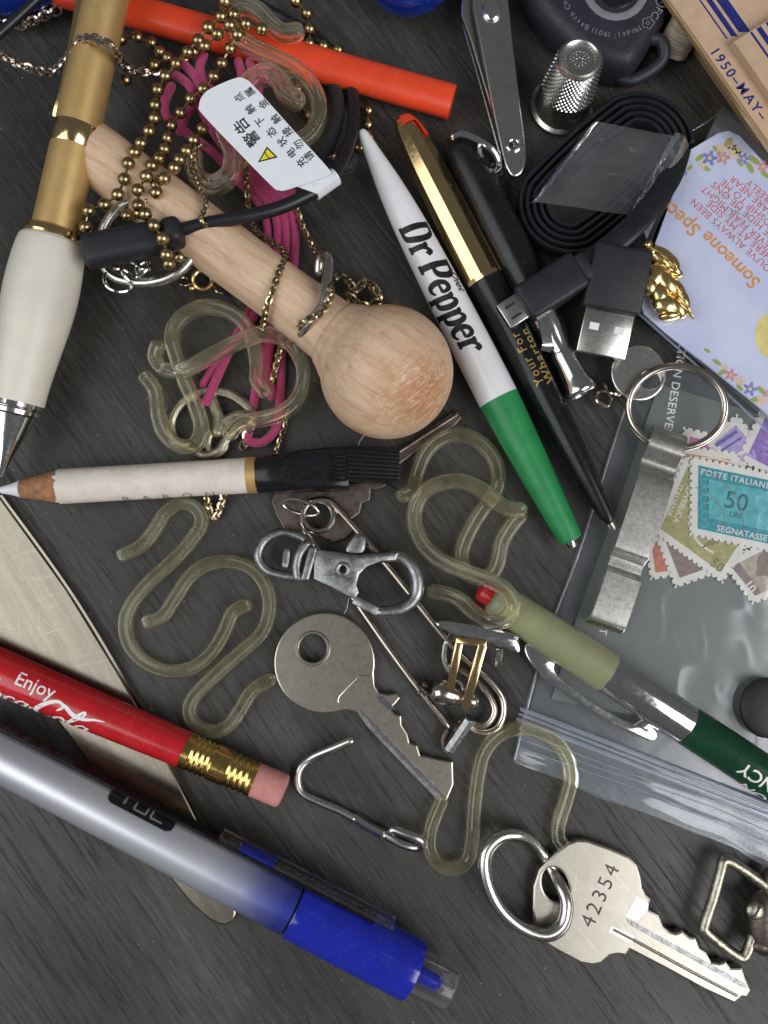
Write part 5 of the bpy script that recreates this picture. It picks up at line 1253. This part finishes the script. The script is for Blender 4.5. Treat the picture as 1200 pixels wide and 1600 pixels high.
# ================================================================== rings, charm and fine chains on the left
def left_rings():
    t = Thing('key_ring', 'heavy silver ring with small rings, under the black rubber plug', 'key ring', W(232, 380, 8))
    part(t, 'band', tube([(306, 372, 13), (300, 402, 12.5), (276, 428, 12), (246, 440, 11.5), (212, 442, 11), (178, 432, 11), (158, 405, 11), (158, 370, 12), (176, 335, 13), (210, 312, 14), (250, 308, 15.5), (288, 330, 15)], 12, 8.5, 5, True, 12), 'steel')
    for c, n, r in (((186, 438), (.3, .4, 1), 3.0), ((205, 425), (.8, .2, .6), 2.4), ((222, 420), (-.5, .5, .7), 2.2)):
        part(t, 'small_ring', torus(W(c[0], c[1], 11.5), n, r, .42, 24, 8), 'bright_steel')
    part(t, 'charm_bead', merge(ball(W(216, 428, 10.5), .9, 12, 8), ball(W(195, 436, 10.5), .7, 12, 8), ellipsoid(W(226, 420, 11), X, Y, Z, 1.5, .9, .8)), 'steel')
    k = Thing('spring_clasp', 'small gold spring ring clasp beside the wooden stick', 'clasp', W(315, 440, 0))
    part(k, 'ring', torus(W(317, 437, 3), (.1, -.2, 1), 15 * .137, .62, 32, 10), 'pin_gold')
    part(k, 'thumb_catch', ball(W(300, 450, 2.8), .8, 12, 8), 'pin_gold')
    part(k, 'end_ring', torus(W(344, 451, 2.6), (.3, .3, 1), 8 * .137, .3, 20, 8), 'chain_gold')
    part(k, 'link', torus(W(288, 440, 2.6), (.2, .5, 1), 9 * .137, .28, 20, 8), 'chain_gold')
    b = Thing('wire_link', 'bent silver wire link wrapped over the wooden stick neck', 'wire link', W(495, 460, 6))
    part(b, 'wire', tube([(498, 425, 14), (500, 406, 15), (507, 399, 16.4), (513, 410, 18), (509, 450, 20.2), (504, 476, 20.4), (492, 494, 20.0), (476, 515, 17.5), (466, 531, 13)], 14, 8, 5, seg=12), 'steel')
    c = Thing('pewter_charm', 'openwork silver charm under the clear hooks', 'charm', W(330, 650, 0))
    z = 1.6
    part(c, 'outer_loop', tube([(345, 612), (375, 625), (397, 648), (392, 668), (368, 672), (352, 690), (340, 706), (318, 712), (295, 700), (275, 690), (268, 662), (280, 635), (305, 615)], z, 8, 5, True, 10), 'old_pewter')
    part(c, 'small_loop', tube([(338, 672), (352, 680), (352, 700), (338, 712), (326, 700), (328, 682)], z, 5.5, 5, True, 10), 'old_pewter')
    part(c, 'cross_bar', tube([(330, 622), (342, 652), (340, 676)], z + .4, 10, 5, seg=10), 'old_pewter')
    part(c, 'cross_bar', tube([(345, 662), (370, 650), (392, 650)], z + .4, 9, 5, seg=10), 'old_pewter')
    def ch(pts, z, lab, m='chain_gold', **kw):
        single('fine_chain', chain_geo(pts, z, **kw), m, lab, 'chain', 'fine necklace chains', 60)
    ch([(-20, 70, 12), (10, 90, 10), (45, 106, 8), (80, 112, 9), (105, 90, 14), (122, 66, 18), (150, 61, 21.5), (178, 76, 20.5), (194, 102, 14), (215, 112, 10), (245, 110, 8)], 10, 'thin silvery chain looped over the gold pen barrel', 'rose_steel', width_px=11, link_px=16, wire_px=2.6)
    ch([(-10, 30, 4), (20, 40, 4), (48, 34, 4), (75, 22, 4), (95, 14, 4)], 4, 'thin silver chain beneath the blue piece in the corner', 'rose_steel', width_px=12, link_px=16, wire_px=2.6)
    ch([(322, 226, 12), (304, 236, 13), (301, 262, 13), (312, 295, 15), (322, 318, 17.6), (314, 342, 18.6), (322, 352, 18.6)], 13, 'fine gold chain crossing the wooden stick beside the beads', width_px=6, link_px=9, wire_px=1.6)
    ch([(384, 254, 12), (386, 290, 7), (388, 325, 5), (400, 360, 8), (425, 378, 10), (447, 396, 13), (438, 422, 18), (425, 455, 19.2), (415, 485, 17.8), (411, 512, 12.5)], 13, 'fine gold chain running over the middle of the stick handle', width_px=8, link_px=12, wire_px=2.0)
    ch([(462, 320, 5), (474, 355, 5), (490, 388, 6), (506, 415, 13), (517, 448, 20.6), (512, 475, 21.4), (496, 492, 21.2), (472, 506, 19), (460, 530, 12), (440, 545, 5), (430, 575, 3), (424, 600, 2.5)], 13, 'gold chain passing over the bent wire link', width_px=9, link_px=13, wire_px=2.2)
    ch([(452, 640, 1.5), (445, 665, 1.5), (436, 690, 1.5), (430, 712, 1.5)], 1.5, 'short length of gold chain above the comb cap', width_px=7, link_px=11, wire_px=1.8)
    ch([(322, 776, 1.4), (328, 795, 1.4), (336, 808, 1.4), (344, 792, 1.4), (350, 772, 1.4)], 1.4, 'dark gold chain bend poking out below the cream pencil', width_px=11, link_px=14, wire_px=2.4)
    ch([(402, 655, 2.2), (388, 672, 2), (378, 700, 1.6)], 2, 'pale chain end tucked under the clear hook tip', 'rose_steel', width_px=11, link_px=14, wire_px=2.6)
    ch([(515, 440, 3), (530, 432, 4), (545, 440, 4), (556, 452, 4), (572, 440, 4.5), (586, 452, 4), (590, 470, 3), (570, 478, 3), (552, 468, 3.5), (540, 455, 3)], 3, 'bunched gold chain pile against the neck of the wooden ball', width_px=12, link_px=16, wire_px=2.6)
left_rings()

# ================================================================== zip bag with card, stamps; card sleeve
BAGZ = lambda x, y: 0
def bag():
    t = Thing('zip_bag', 'clear zip bag holding stamps and a grey printed card', 'plastic bag', W(1050, 900, 0))
    f0 = quadmap([(1002, 556), (1330, 660), (1330, 1396), (803, 1190)], .3)
    def back(u, v):
        p = f0(u, v); p.z = .25 + .12 * noise.noise(Vector((u * 6, v * 6, 0))); return p
    part(t, 'back_sheet', sheet(back, 40, 40), 'bag_back_film', smooth=180)
    f1 = quadmap([(1004, 560), (1330, 664), (1330, 1300), (818, 1112)], 2.4)
    def front(u, v):
        p = f1(u, v); e = min(1, u * 9) * min(1, (1 - v) * 8 + .15)
        q = Vector((u * 4.5 + .6 * noise.noise(Vector((u * 3, v * 3, 1))), v * 5.5, 2)); rg = 1 - abs(noise.noise(q)) * 2.2; rg2 = 1 - abs(noise.noise(q * 2.3 + Vector((3, 1, 4)))) * 2
        p.z = .5 + 1.6 * e + .10 * e * max(0, rg) ** 6 + .05 * e * max(0, rg2) ** 6 + .10 * e * noise.noise(Vector((u * 9, v * 9, 5))); return p
    part(t, 'front_sheet', sheet(front, 110, 110), 'bag_film', smooth=180)
    f2 = quadmap([(818, 1112), (1330, 1300), (1330, 1398), (803, 1190)], 2.0)
    def mouth(u, v):
        p = f2(u, v); p.z = 1.4 + .12 * math.sin(v * 20) + 1.5 * v * noise.noise(Vector((u * 4, v * .5, 9))) + 1.0 * v; p.z = max(.5, p.z)
        d = noise.noise(Vector((u * 6, 3, 1))) * 2.0 * v * v; p.y += d; return p
    m = part(t, 'mouth_flap', sheet(mouth, 90, 30), 'mouth_film', smooth=180)
    a0, a1 = (815, 1108), (1330, 1308)
    for i, (off, r) in enumerate(((0, 3.6), (8, 2.4), (16, 3.6))):
        part(t, 'zip_ridge', tube([(a0[0] - off * .35 + (a1[0] - a0[0]) * q, a0[1] + off + (a1[1] - a0[1]) * q, 1.7 + .2 * math.sin(q * 9)) for q in (0, .2, .4, .6, .8, 1)], 1.7, r, 5, seg=10), 'zip_plastic')
    for i, off in enumerate((34, 46, 62)):
        part(t, 'fold_line', tube([(a0[0] - off * .12 + (a1[0] - a0[0]) * q, a0[1] + off * .9 + (a1[1] - a0[1]) * q + 4 * math.sin(q * 7 + i), 2.1 + .5 * q) for q in (0, .2, .4, .6, .8, 1)], 1.7, .8, 5, seg=6), 'zip_plastic')
    part(t, 'side_seam', tube([(1004, 560, 1), (960, 690, .7), (905, 862, .7), (850, 1010, .7), (804, 1186, .7)], .7, 1.4, 8, seg=6), 'zip_plastic')
    # grey printed card inside
    g = Thing('grey_card', 'dark grey printed card with white capitals inside the zip bag', 'card', W(1050, 900, .5))
    q = [(1030, 600), (1330, 690), (1330, 1290), (1000, 1120), (862, 1092), (900, 968), (965, 790)]
    sh = part(g, 'card_sheet', plate([L2(q, .7)], .45, .7, 0), 'grey_card', smooth=0)
    tx = text2d('COLLECTION DESERVES', 2.6, .03, 0, 1.06); w_ = max(v[0] for v in tx[0])
    # runs down the card: ends at the opener's head
    d = Vector((-16, 94)).normalized(); kk = K(1050, 640, .7)
    end = (1036, 681); start = (end[0] - d.x * w_ / kk, end[1] - d.y * w_ / kk)
    part(g, 'lettering', lay(tx, start[0], start[1], .7, (d.x, d.y), .03), 'ink_white', sh, 0)
    part(g, 'lettering', lay(text2d('BUILT', 2.4, .03, 0, 1.06), 944, 944, .7, (-6, 34), .03), 'ink_white', sh, 0)

    def perf(c, z, n1, n2, depth=.55):
        P = [W(p[0], p[1], z) for p in c]; out = []
        cen = sum(P, Vector()) / 4
        for i in range(4):
            a, b = P[i], P[(i + 1) % 4]; n = n1 if i % 2 == 0 else n2; d_ = b - a; inn = Vector((-d_.y, d_.x, 0)).normalized()
            if inn.dot(cen - a) < 0: inn = -inn
            for k in range(n):
                s0 = a + d_ * (k / n); st_ = d_ / n
                out.append(s0)
                for q_, h in ((.28, 0), (.36, .7), (.5, 1), (.64, .7), (.72, 0)): out.append(s0 + st_ * q_ + inn * depth * h)
        return [(p.x, p.y) for p in out]
    def grow(c, m):
        cx = sum(p[0] for p in c) / 4; cy = sum(p[1] for p in c) / 4; P = [Vector(p) for p in c]; out = []
        for i in range(4):
            a, b, d_ = P[i], P[(i + 1) % 4], P[i - 1]
            out.append(tuple(a + (a - b).normalized() * m + (a - d_).normalized() * m))
        return out
    def stamp(c, z, col, label, margin=13):
        s = Thing('postage_stamp', label, 'stamp', W(sum(p[0] for p in c) / 4, sum(p[1] for p in c) / 4, z), 'postage stamps in the zip bag')
        o = grow(c, margin); w1 = (Vector(o[1]) - Vector(o[0])).length; w2 = (Vector(o[2]) - Vector(o[1])).length
        pp = part(s, 'paper', plate([perf(o, z, max(4, int(w1 / 10.5)), max(4, int(w2 / 10.5)))], z - .1, z, 0), 'stamp_paper', smooth=0)
        pr = part(s, 'print', plate([L2(c, z)], z, z + .025, 0), col, pp, 0)
        return s, pp, z + .03
    def band(s, par, c, z, col, nm='print_panel'):
        part(s, nm, plate([L2(c, z)], z, z + .02, 0), col, par, 0)
    s, pp, z = stamp([(1078, 682), (1132, 695), (1126, 720), (1073, 712)], .95, 'magenta_stamp', 'magenta stamp corner showing under the opener ring')
    s, pp, z = stamp([(1118, 690), (1150, 664), (1180, 700), (1150, 724)], 1.0, 'violet_light', 'pale violet stamp tucked under the card sleeve edge')
    band(s, pp, [(1116, 694), (1150, 671), (1153, 676), (1120, 699)], z, 'blue_violet'); band(s, pp, [(1124, 704), (1158, 682), (1160, 685), (1126, 707)], z, 'blue_violet')
    s, pp, z = stamp([(1196, 652), (1262, 690), (1236, 748), (1168, 712)], 1.15, 'violet', 'violet stamp with a curved numeral at the right edge')
    part(s, 'numeral', lay(text2d('2', 4.6, .05), 1182, 718, z, (-8, -28), .02), 'violet_light', pp, 0)
    for k_ in range(5): part(s, 'print_line', lay(ribbon2d([(0, 0), (4, .6), (9, .2)], .25), 1190 + k_ * 3, 708 - k_ * 9, z, (40, 20), .02), 'violet_light', pp, 0)
    s, pp, z = stamp([(1068, 708), (1142, 718), (1138, 760), (1062, 750)], 1.2, 'orange_stamp', 'orange stamp mostly hidden above the teal stamp')
    part(s, 'print_arc', lay(ribbon2d([(0, 0), (3, .8), (6, 1.0), (9, .6)], .35), 1078, 718, z, (60, 8), .02), 'stamp_paper', pp, 0)
    s, pp, z = stamp([(1018, 848), (1058, 846), (1062, 890), (1024, 895)], 1.0, 'red_stamp', 'red stamp beside the bottle opener edge', 10)
    s, pp, z = stamp([(1037, 838), (1104, 812), (1134, 878), (1062, 903)], 1.2, 'brown_stamp', 'brown stamp peeking out below the olive stamp')
    part(s, 'print_arc', lay(ribbon2d([(0, 3), (2, 1), (5, 0), (8, 0)], .35), 1046, 862, z, (40, 12), .02), 'stamp_paper', pp, 0)
    part(s, 'numeral', lay(text2d('10', 3.0), 1050, 850, z, (20, 14), .02), 'stamp_paper', pp, 0)
    s, pp, z = stamp([(1075, 728), (1186, 802), (1126, 894), (1032, 826)], 1.45, 'olive_stamp', 'olive green stamp with an arched design under the teal stamp')
    part(s, 'print_arc', lay(ribbon2d([(0, 9), (-1.4, 5), (-.5, 1.5), (3, -1), (7, -1.5)], .45), 1075, 830, z, (40, 22), .02), 'stamp_paper', pp, 0)
    part(s, 'lettering', merge(lay(text2d('REPVBBLICA', 1.7, .02), 1076, 754, z, (-20, 50), .02), lay(text2d('ITALIANA', 1.7, .02), 1060, 756, z, (-20, 50), .02)), 'stamp_paper', pp, 0)
    for k_ in range(6): part(s, 'column_print', lay(ribbon2d([(0, 0), (.8, 2.2)], .3), 1098 + k_ * 7, 856 - k_ * 2, z, (40, 20), .02), 'dark_olive', pp, 0)
    part(s, 'numeral', lay(text2d('50', 3.0, .02), 1108, 882, z, (26, 20), .02), 'dark_olive', pp, 0)
    s, pp, z = stamp([(1146, 884), (1200, 856), (1238, 908), (1180, 930)], 1.35, 'beige_stamp', 'beige stamp with dark edge band below the teal stamp')
    band(s, pp, [(1143, 886), (1156, 879), (1190, 926), (1180, 931)], z, 'brown_stamp')
    part(s, 'numeral', lay(text2d('10', 2.6, .05), 1162, 912, z + .02, (18, 24), .03), 'stamp_paper', pp, 0)
    part(s, 'picture', merge(lay(([(-3, -2, 0), (2, -3, 0), (4, 2, 0), (1, 4, 0), (-2, 2, 0)], [(0, 1, 2, 3, 4)]), 1200, 882, z, (40, -6), .02)), 'brown_stamp', pp, 0)
    s, pp, z = stamp([(1091, 727), (1262, 763), (1258, 862), (1090, 826)], 1.8, 'teal', 'large teal stamp with numeral fifty and postmark')
    band(s, pp, [(1105, 748), (1244, 777), (1242, 838), (1104, 809)], z, 'teal_light')
    dv = (171, 36)
    part(s, 'lettering', merge(lay(text2d('POSTE ITALIANE', 1.85, .03, 0, 1.15), 1094, 741, z, dv, .02), lay(text2d('SEGNATASSE', 1.85, .03, 0, 1.05), 1119, 829, z, dv, .02)), 'stamp_paper', pp, 0)
    part(s, 'numeral', merge(lay(center2d(text2d('50', 5.4, .04)), 1151, 783, z, dv, .03), lay(center2d(text2d('LIRE', 1.6, .03)), 1150, 805, z, dv, .03)), 'dark_teal', pp, 0)
    for i in range(6):
        part(s, 'scroll_ornament', lay(ribbon2d([(1 + .8 * math.cos(a), .8 * math.sin(a)) for a in [k * .9 for k in range(8)]], .2), 1094, 752 + i * 13, z, dv, .02), 'teal_light', pp, 0)
    pm = []
    c0 = W(1060, 822, z)
    for r_, a0_, a1_ in ((90, -8, 78), (62, -4, 80)):
        pts = [(1072 + r_ * math.cos(math.radians(-a)), 822 + r_ * math.sin(math.radians(-a))) for a in range(a0_, a1_, 8)]
        P = [W(x, y, z + .04) for x, y in pts]; g_ = ribbon2d([(p.x, p.y) for p in P], .22); pm.append(([(v[0], v[1], z + .05) for v in g_[0]], g_[1]))
    part(s, 'postmark', merge(*pm), 'ink_grey', pp, 0)
bag()

def card():
    s = Thing('card_sleeve', 'clear plastic sleeve round the pale blue greeting card', 'plastic sleeve', W(1130, 420, 3))
    f = quadmap([(1128, 166), (1400, 340), (1340, 770), (985, 470)], 5.2)
    part(s, 'front_film', sheet(lambda u, v: f(u, v) + Z * (.35 * noise.noise(Vector((u * 6, v * 6, 3))) + .2 * noise.noise(Vector((u * 15, v * 13, 8)))), 50, 50), 'sleeve_film', smooth=180)
    part(s, 'back_film', sheet(lambda u, v: f(u, v) - Z * 1.6, 4, 4), 'bag_back_film', smooth=180)
    part(s, 'top_edge', tube([(1130, 168, 5.2), (1112, 184, 5), (1098, 194, 5.2), (1076, 206, 5)], 5, 1.6, 6, seg=6), 'clear_plastic')
    part(s, 'bottom_seam', tube([(1000, 492, 4.6), (1060, 545, 4.4), (1120, 600, 4.4), (1210, 684, 4.4)], 4.4, 2.0, 6, seg=6), 'zip_plastic')
    part(s, 'seam_fold', tube([(1004, 506, 4.4), (1030, 528, 4.9), (1052, 546, 4.5), (1085, 580, 4.8), (1130, 622, 4.4)], 4.4, 1.4, 6, seg=6), 'clear_plastic')
    t = Thing('greeting_card', 'pale blue greeting card with orange and red verse and flowers', 'card', W(1130, 420, 4))
    z = 4.4
    out = [(1122, 208), (1138, 204), (1156, 212), (1200, 260), (1340, 410), (1345, 560), (1290, 660), (1220, 664), (1180, 630), (1100, 566), (1040, 520), (1006, 490), (1000, 470), (1020, 390), (1060, 280), (1078, 234)]
    P = L2(out, z)
    sh = part(t, 'card_sheet', plate([P], z - .7, z, .1), 'card_blue', smooth=16)
    d = (-68, -64)
    part(t, 'title_lettering', merge(lay(text2d('Someone', 4.3, .07, .1, 1.0), 1190, 440, z, (-80, -77), .03), lay(text2d('Special', 4.5, .07, .1, 1.0), 1097, 357, z, (-66, -57), .03)), 'orange_ink', sh, 0)
    L = []
    for tx, x, y in (("YOU'VE ALWAYS BEEN", 1086, 311), ('THERE AT MY SIDE', 1110, 313), ('NEVER FEAR MIGHT', 1102, 290), ('LET ME HIDE ME ONS', 1118, 284), ('FRIENDSHIP TO ME', 1132, 280), ('AND TO DARE NEAR', 1146, 274), ('HOLD ME FREELY', 1172, 280)):
        g = text2d(tx, 2.3, 0, 0, 1.05); w_ = max(v[0] for v in g[0]) / K(1120, 300, z); dd = Vector((-74, -66)).normalized()
        L.append(lay(g, x - dd.x * w_, y - dd.y * w_, z, (dd.x, dd.y), .03))
    part(t, 'verse', merge(*L), 'red_ink', sh, 0)
    def blossom(cx, cy, r, m, n=5):
        pts = []; c = W(cx, cy, z); k = K(cx, cy, z)
        for i in range(40):
            a = 2 * math.pi * i / 40; q = r * k * (.72 + .28 * math.cos(n * a)); pts.append((c.x + q * math.cos(a), c.y + q * math.sin(a)))
        b = part(t, 'blossom_print', plate([pts], z + .01, z + .04, 0), m, sh, 0)
        part(t, 'blossom_eye', plate([ell(cx, cy, r * .25, r * .25, z, 10)], z + .04, z + .06, 0), 'yellow_print', b, 0)
    def leaf(cx, cy, r, ang):
        part(t, 'leaf_print', plate([ell(cx, cy, r, r * .45, z, 14, ang)], z + .005, z + .02, 0), 'leaf_green', sh, 0)
    for a in ((1138, 222, 10, .9), (1120, 234, 9, 2.4), (1094, 246, 9, .6), (1103, 263, 8, -.5), (1156, 254, 8, -1), (1178, 250, 11, -.7), (1172, 262, 10, -1.1), (1078, 262, 6, .8), (1195, 272, 9, -.8)): leaf(*a)
    for a in ((1109, 247, 13, 'flower_blue'), (1130, 247, 12, 'flower_pink'), (1126, 232, 9, 'flower_peach'), (1146, 238, 13, 'flower_peach'), (1143, 228, 8, 'flower_pink'), (1162, 248, 10, 'flower_blue'), (1154, 236, 8, 'flower_peach'), (1192, 260, 10, 'flower_pink'), (1098, 258, 7, 'flower_peach'), (1070, 270, 5, 'flower_blue')): blossom(*a)
    for a in ((1120, 566, 8, -.6), (1128, 582, 8, .5), (1180, 624, 9, .3), (1190, 610, 9, -.8), (1105, 548, 6, -.6), (1156, 606, 7, -.8)): leaf(*a)
    for a in ((1142, 586, 11, 'flower_pink'), (1156, 596, 9, 'flower_peach'), (1172, 608, 12, 'flower_blue'), (1190, 626, 10, 'flower_peach'), (1132, 574, 7, 'flower_peach'), (1200, 615, 8, 'flower_pink')): blossom(*a)
    part(t, 'yellow_shape', plate([ell(1204, 525, 24, 36, z, 24)], z + .01, z + .03, 0), 'yellow_print', sh, 0)
    a = Thing('gold_pin', 'small shiny gold winged lapel pin on the greeting card', 'pin', W(1040, 440, 4.4))
    zz = 6.4; geo = []
    def lump(cx, cy, rx, ry, ang, h=1.6, dz=0):
        c = W(cx, cy, zz + dz); u = Vector((math.cos(ang), math.sin(ang), 0)); v = Vector((-u.y, u.x, 0)); geo.append(ellipsoid(c, u, v, Z, rx * .135, ry * .135, h, 20, 12))
    for q in ((1010, 384, 10, 8, .5), (1018, 394, 14, 8, .9), (1032, 402, 26, 16, -.5), (1046, 412, 20, 14, -.9), (1052, 425, 16, 8, -.4), (1024, 430, 22, 18, 1.1), (1014, 446, 14, 18, .2), (1040, 440, 26, 16, -.9), (1056, 452, 22, 12, -1.0), (1066, 468, 20, 10, -1.2), (1056, 480, 22, 12, -.9), (1040, 476, 22, 18, -.3), (1046, 494, 18, 8, .1), (1030, 460, 16, 20, .4)): lump(*q)
    for k in range(4): lump(1060 + k * 4, 456 + k * 10, 19, 3, -1.05 + .08 * k, 1.0, .9)
    for k in range(3): lump(1030 + k * 9, 398 + k * 8, 22, 3, -.6 - .1 * k, 1.0, .9)
    b = part(a, 'figure', merge(*geo), 'pin_gold', smooth=60)
    a2 = None
card()

# ================================================================== bottle opener with ring and disc
def opener():
    t = Thing('bottle_opener', 'flat bent metal bottle opener lying on the zip bag', 'bottle opener', W(1000, 830, 3))
    a, b = W(1048, 672, 5), W(946, 982, 5); u = (b - a).normalized(); v = Vector((-u.y, u.x, 0)); Ln = (b - a).length
    prof = [(0, 4.2), (.015, 5.4), (.05, 6.4), (.10, 6.6), (.14, 5.6), (.18, 4.6), (.22, 4.9), (.25, 6.0), (.40, 6.5), (.60, 6.3), (.635, 5.6), (.66, 4.6), (.70, 4.5), (.715, 4.6), (.735, 5.8), (.75, 6.0), (.86, 6.1), (.955, 5.7), (.985, 5.0), (1.0, 3.6)]
    P = catmull([Vector((q * Ln, z, 0)) for q, z in prof], 5); V, F = [], []; hw = 28.5 * K(1000, 830, 5)
    for i, p in enumerate(P):
        T = P[min(i + 1, len(P) - 1)] - P[max(i - 1, 0)]; nrm = Vector((-T.y, T.x)).normalized()
        q = p.x / Ln; w = hw * (1 - .06 * math.exp(-((q - .68) / .05) ** 2))
        for sx, h in ((-1, 0), (-.97, .12), (.97, .12), (1, 0), (1, -.85), (-1, -.85)):
            V.append(a + u * (p.x + nrm.x * h) + v * (sx * w) + Z * (p.y - 5 + nrm.y * h))
    m = 6
    for i in range(len(P) - 1):
        for k in range(m): F.append((i * m + k, i * m + (k + 1) % m, (i + 1) * m + (k + 1) % m, (i + 1) * m + k))
    F += [tuple(range(m)), tuple(reversed(range((len(P) - 1) * m, len(P) * m)))]
    part(t, 'strip', (V, F), 'opener_steel', smooth=40)
    r = Thing('opener_ring', 'large thin metal ring joining the opener and round tag', 'key ring', W(1058, 635, 3))
    pts = [(1058 + 76 * math.cos(q), 636 + 64 * math.sin(q), 6.2 + 1.4 * math.cos(q) - 1.2 * math.sin(q)) for q in [2 * math.pi * i / 16 for i in range(16)]]
    part(r, 'wire', tube(pts, 6, 5.6, 5, True, 12), 'rose_steel')
    d = Thing('round_tag', 'round steel washer tag partly under the silver plug', 'tag', W(1000, 582, 3))
    part(d, 'disc', plate([ell(998, 582, 43, 44, 4.6, 40), ell(1016, 594, 15, 14, 4.6, 24)], 3.7, 4.6, .25), 'steel', smooth=16)
    c = Thing('small_links', 'tiny pair of chain links beside the round tag', 'chain', W(945, 622, 0))
    part(c, 'link', torus(W(943, 622, 2), (.3, .2, 1), 13 * .137, .5, 24, 8), 'rose_steel')
    part(c, 'link', torus(W(958, 614, 2.6), (.2, .9, .35), 10 * .137, .42, 24, 8), 'rose_steel')
    part(c, 'link', torus(W(946, 604, 2.4), (.9, .3, .3), 8 * .137, .35, 24, 8), 'brown_metal')
opener()

single('dark_disc', ellipsoid(W(1198, 1106, 3.9), X, Y, Z, 5.8, 6.4, 1.5, 36, 16), 'dark_pebble', 'dark rounded disc lying on the bag at the right edge, above the green pencil', 'disc')

def dust():
    V, F = [], []
    for i in range(700):
        px, py = random.uniform(0, 1200), random.uniform(0, 1600); p = W(px, py, .05); r = random.choice([.05, .06, .07, .09, .13]); a = random.uniform(0, 3)
        l = r * random.choice([1, 1, 1.4, 2.5]); u = Vector((math.cos(a), math.sin(a), 0)); v = Vector((-u.y, u.x, 0)); b = len(V)
        V += [p + u * l, p + v * r * .7, p - u * l, p - v * r * .7, p + Z * r * .8, p - Z * .04]
        F += [(b, b + 1, b + 4), (b + 1, b + 2, b + 4), (b + 2, b + 3, b + 4), (b + 3, b, b + 4), (b, b + 1, b + 5), (b + 1, b + 2, b + 5), (b + 2, b + 3, b + 5), (b + 3, b, b + 5)]
    single('dust', (V, F), 'dust_white', 'fine pale dust specks scattered over the dark table', 'dust', kind='stuff')
    for i, (a, lab) in enumerate((([(560, 700, .3), (562, 690, .2), (575, 672, .2)], 'pale lint fibre on the table below the wooden ball'), ([(545, 935, .3), (542, 950, .2), (538, 958, .4)], 'pale lint fibre above the round key'), ([(70, 588, .3), (82, 590, .5)], 'short lint fibre right of the cream grip'))):
        single('lint_fibre', tube(a, .3, .9, 6, seg=5), 'dust_white', lab, 'lint', 'lint fibres on the table')
dust()
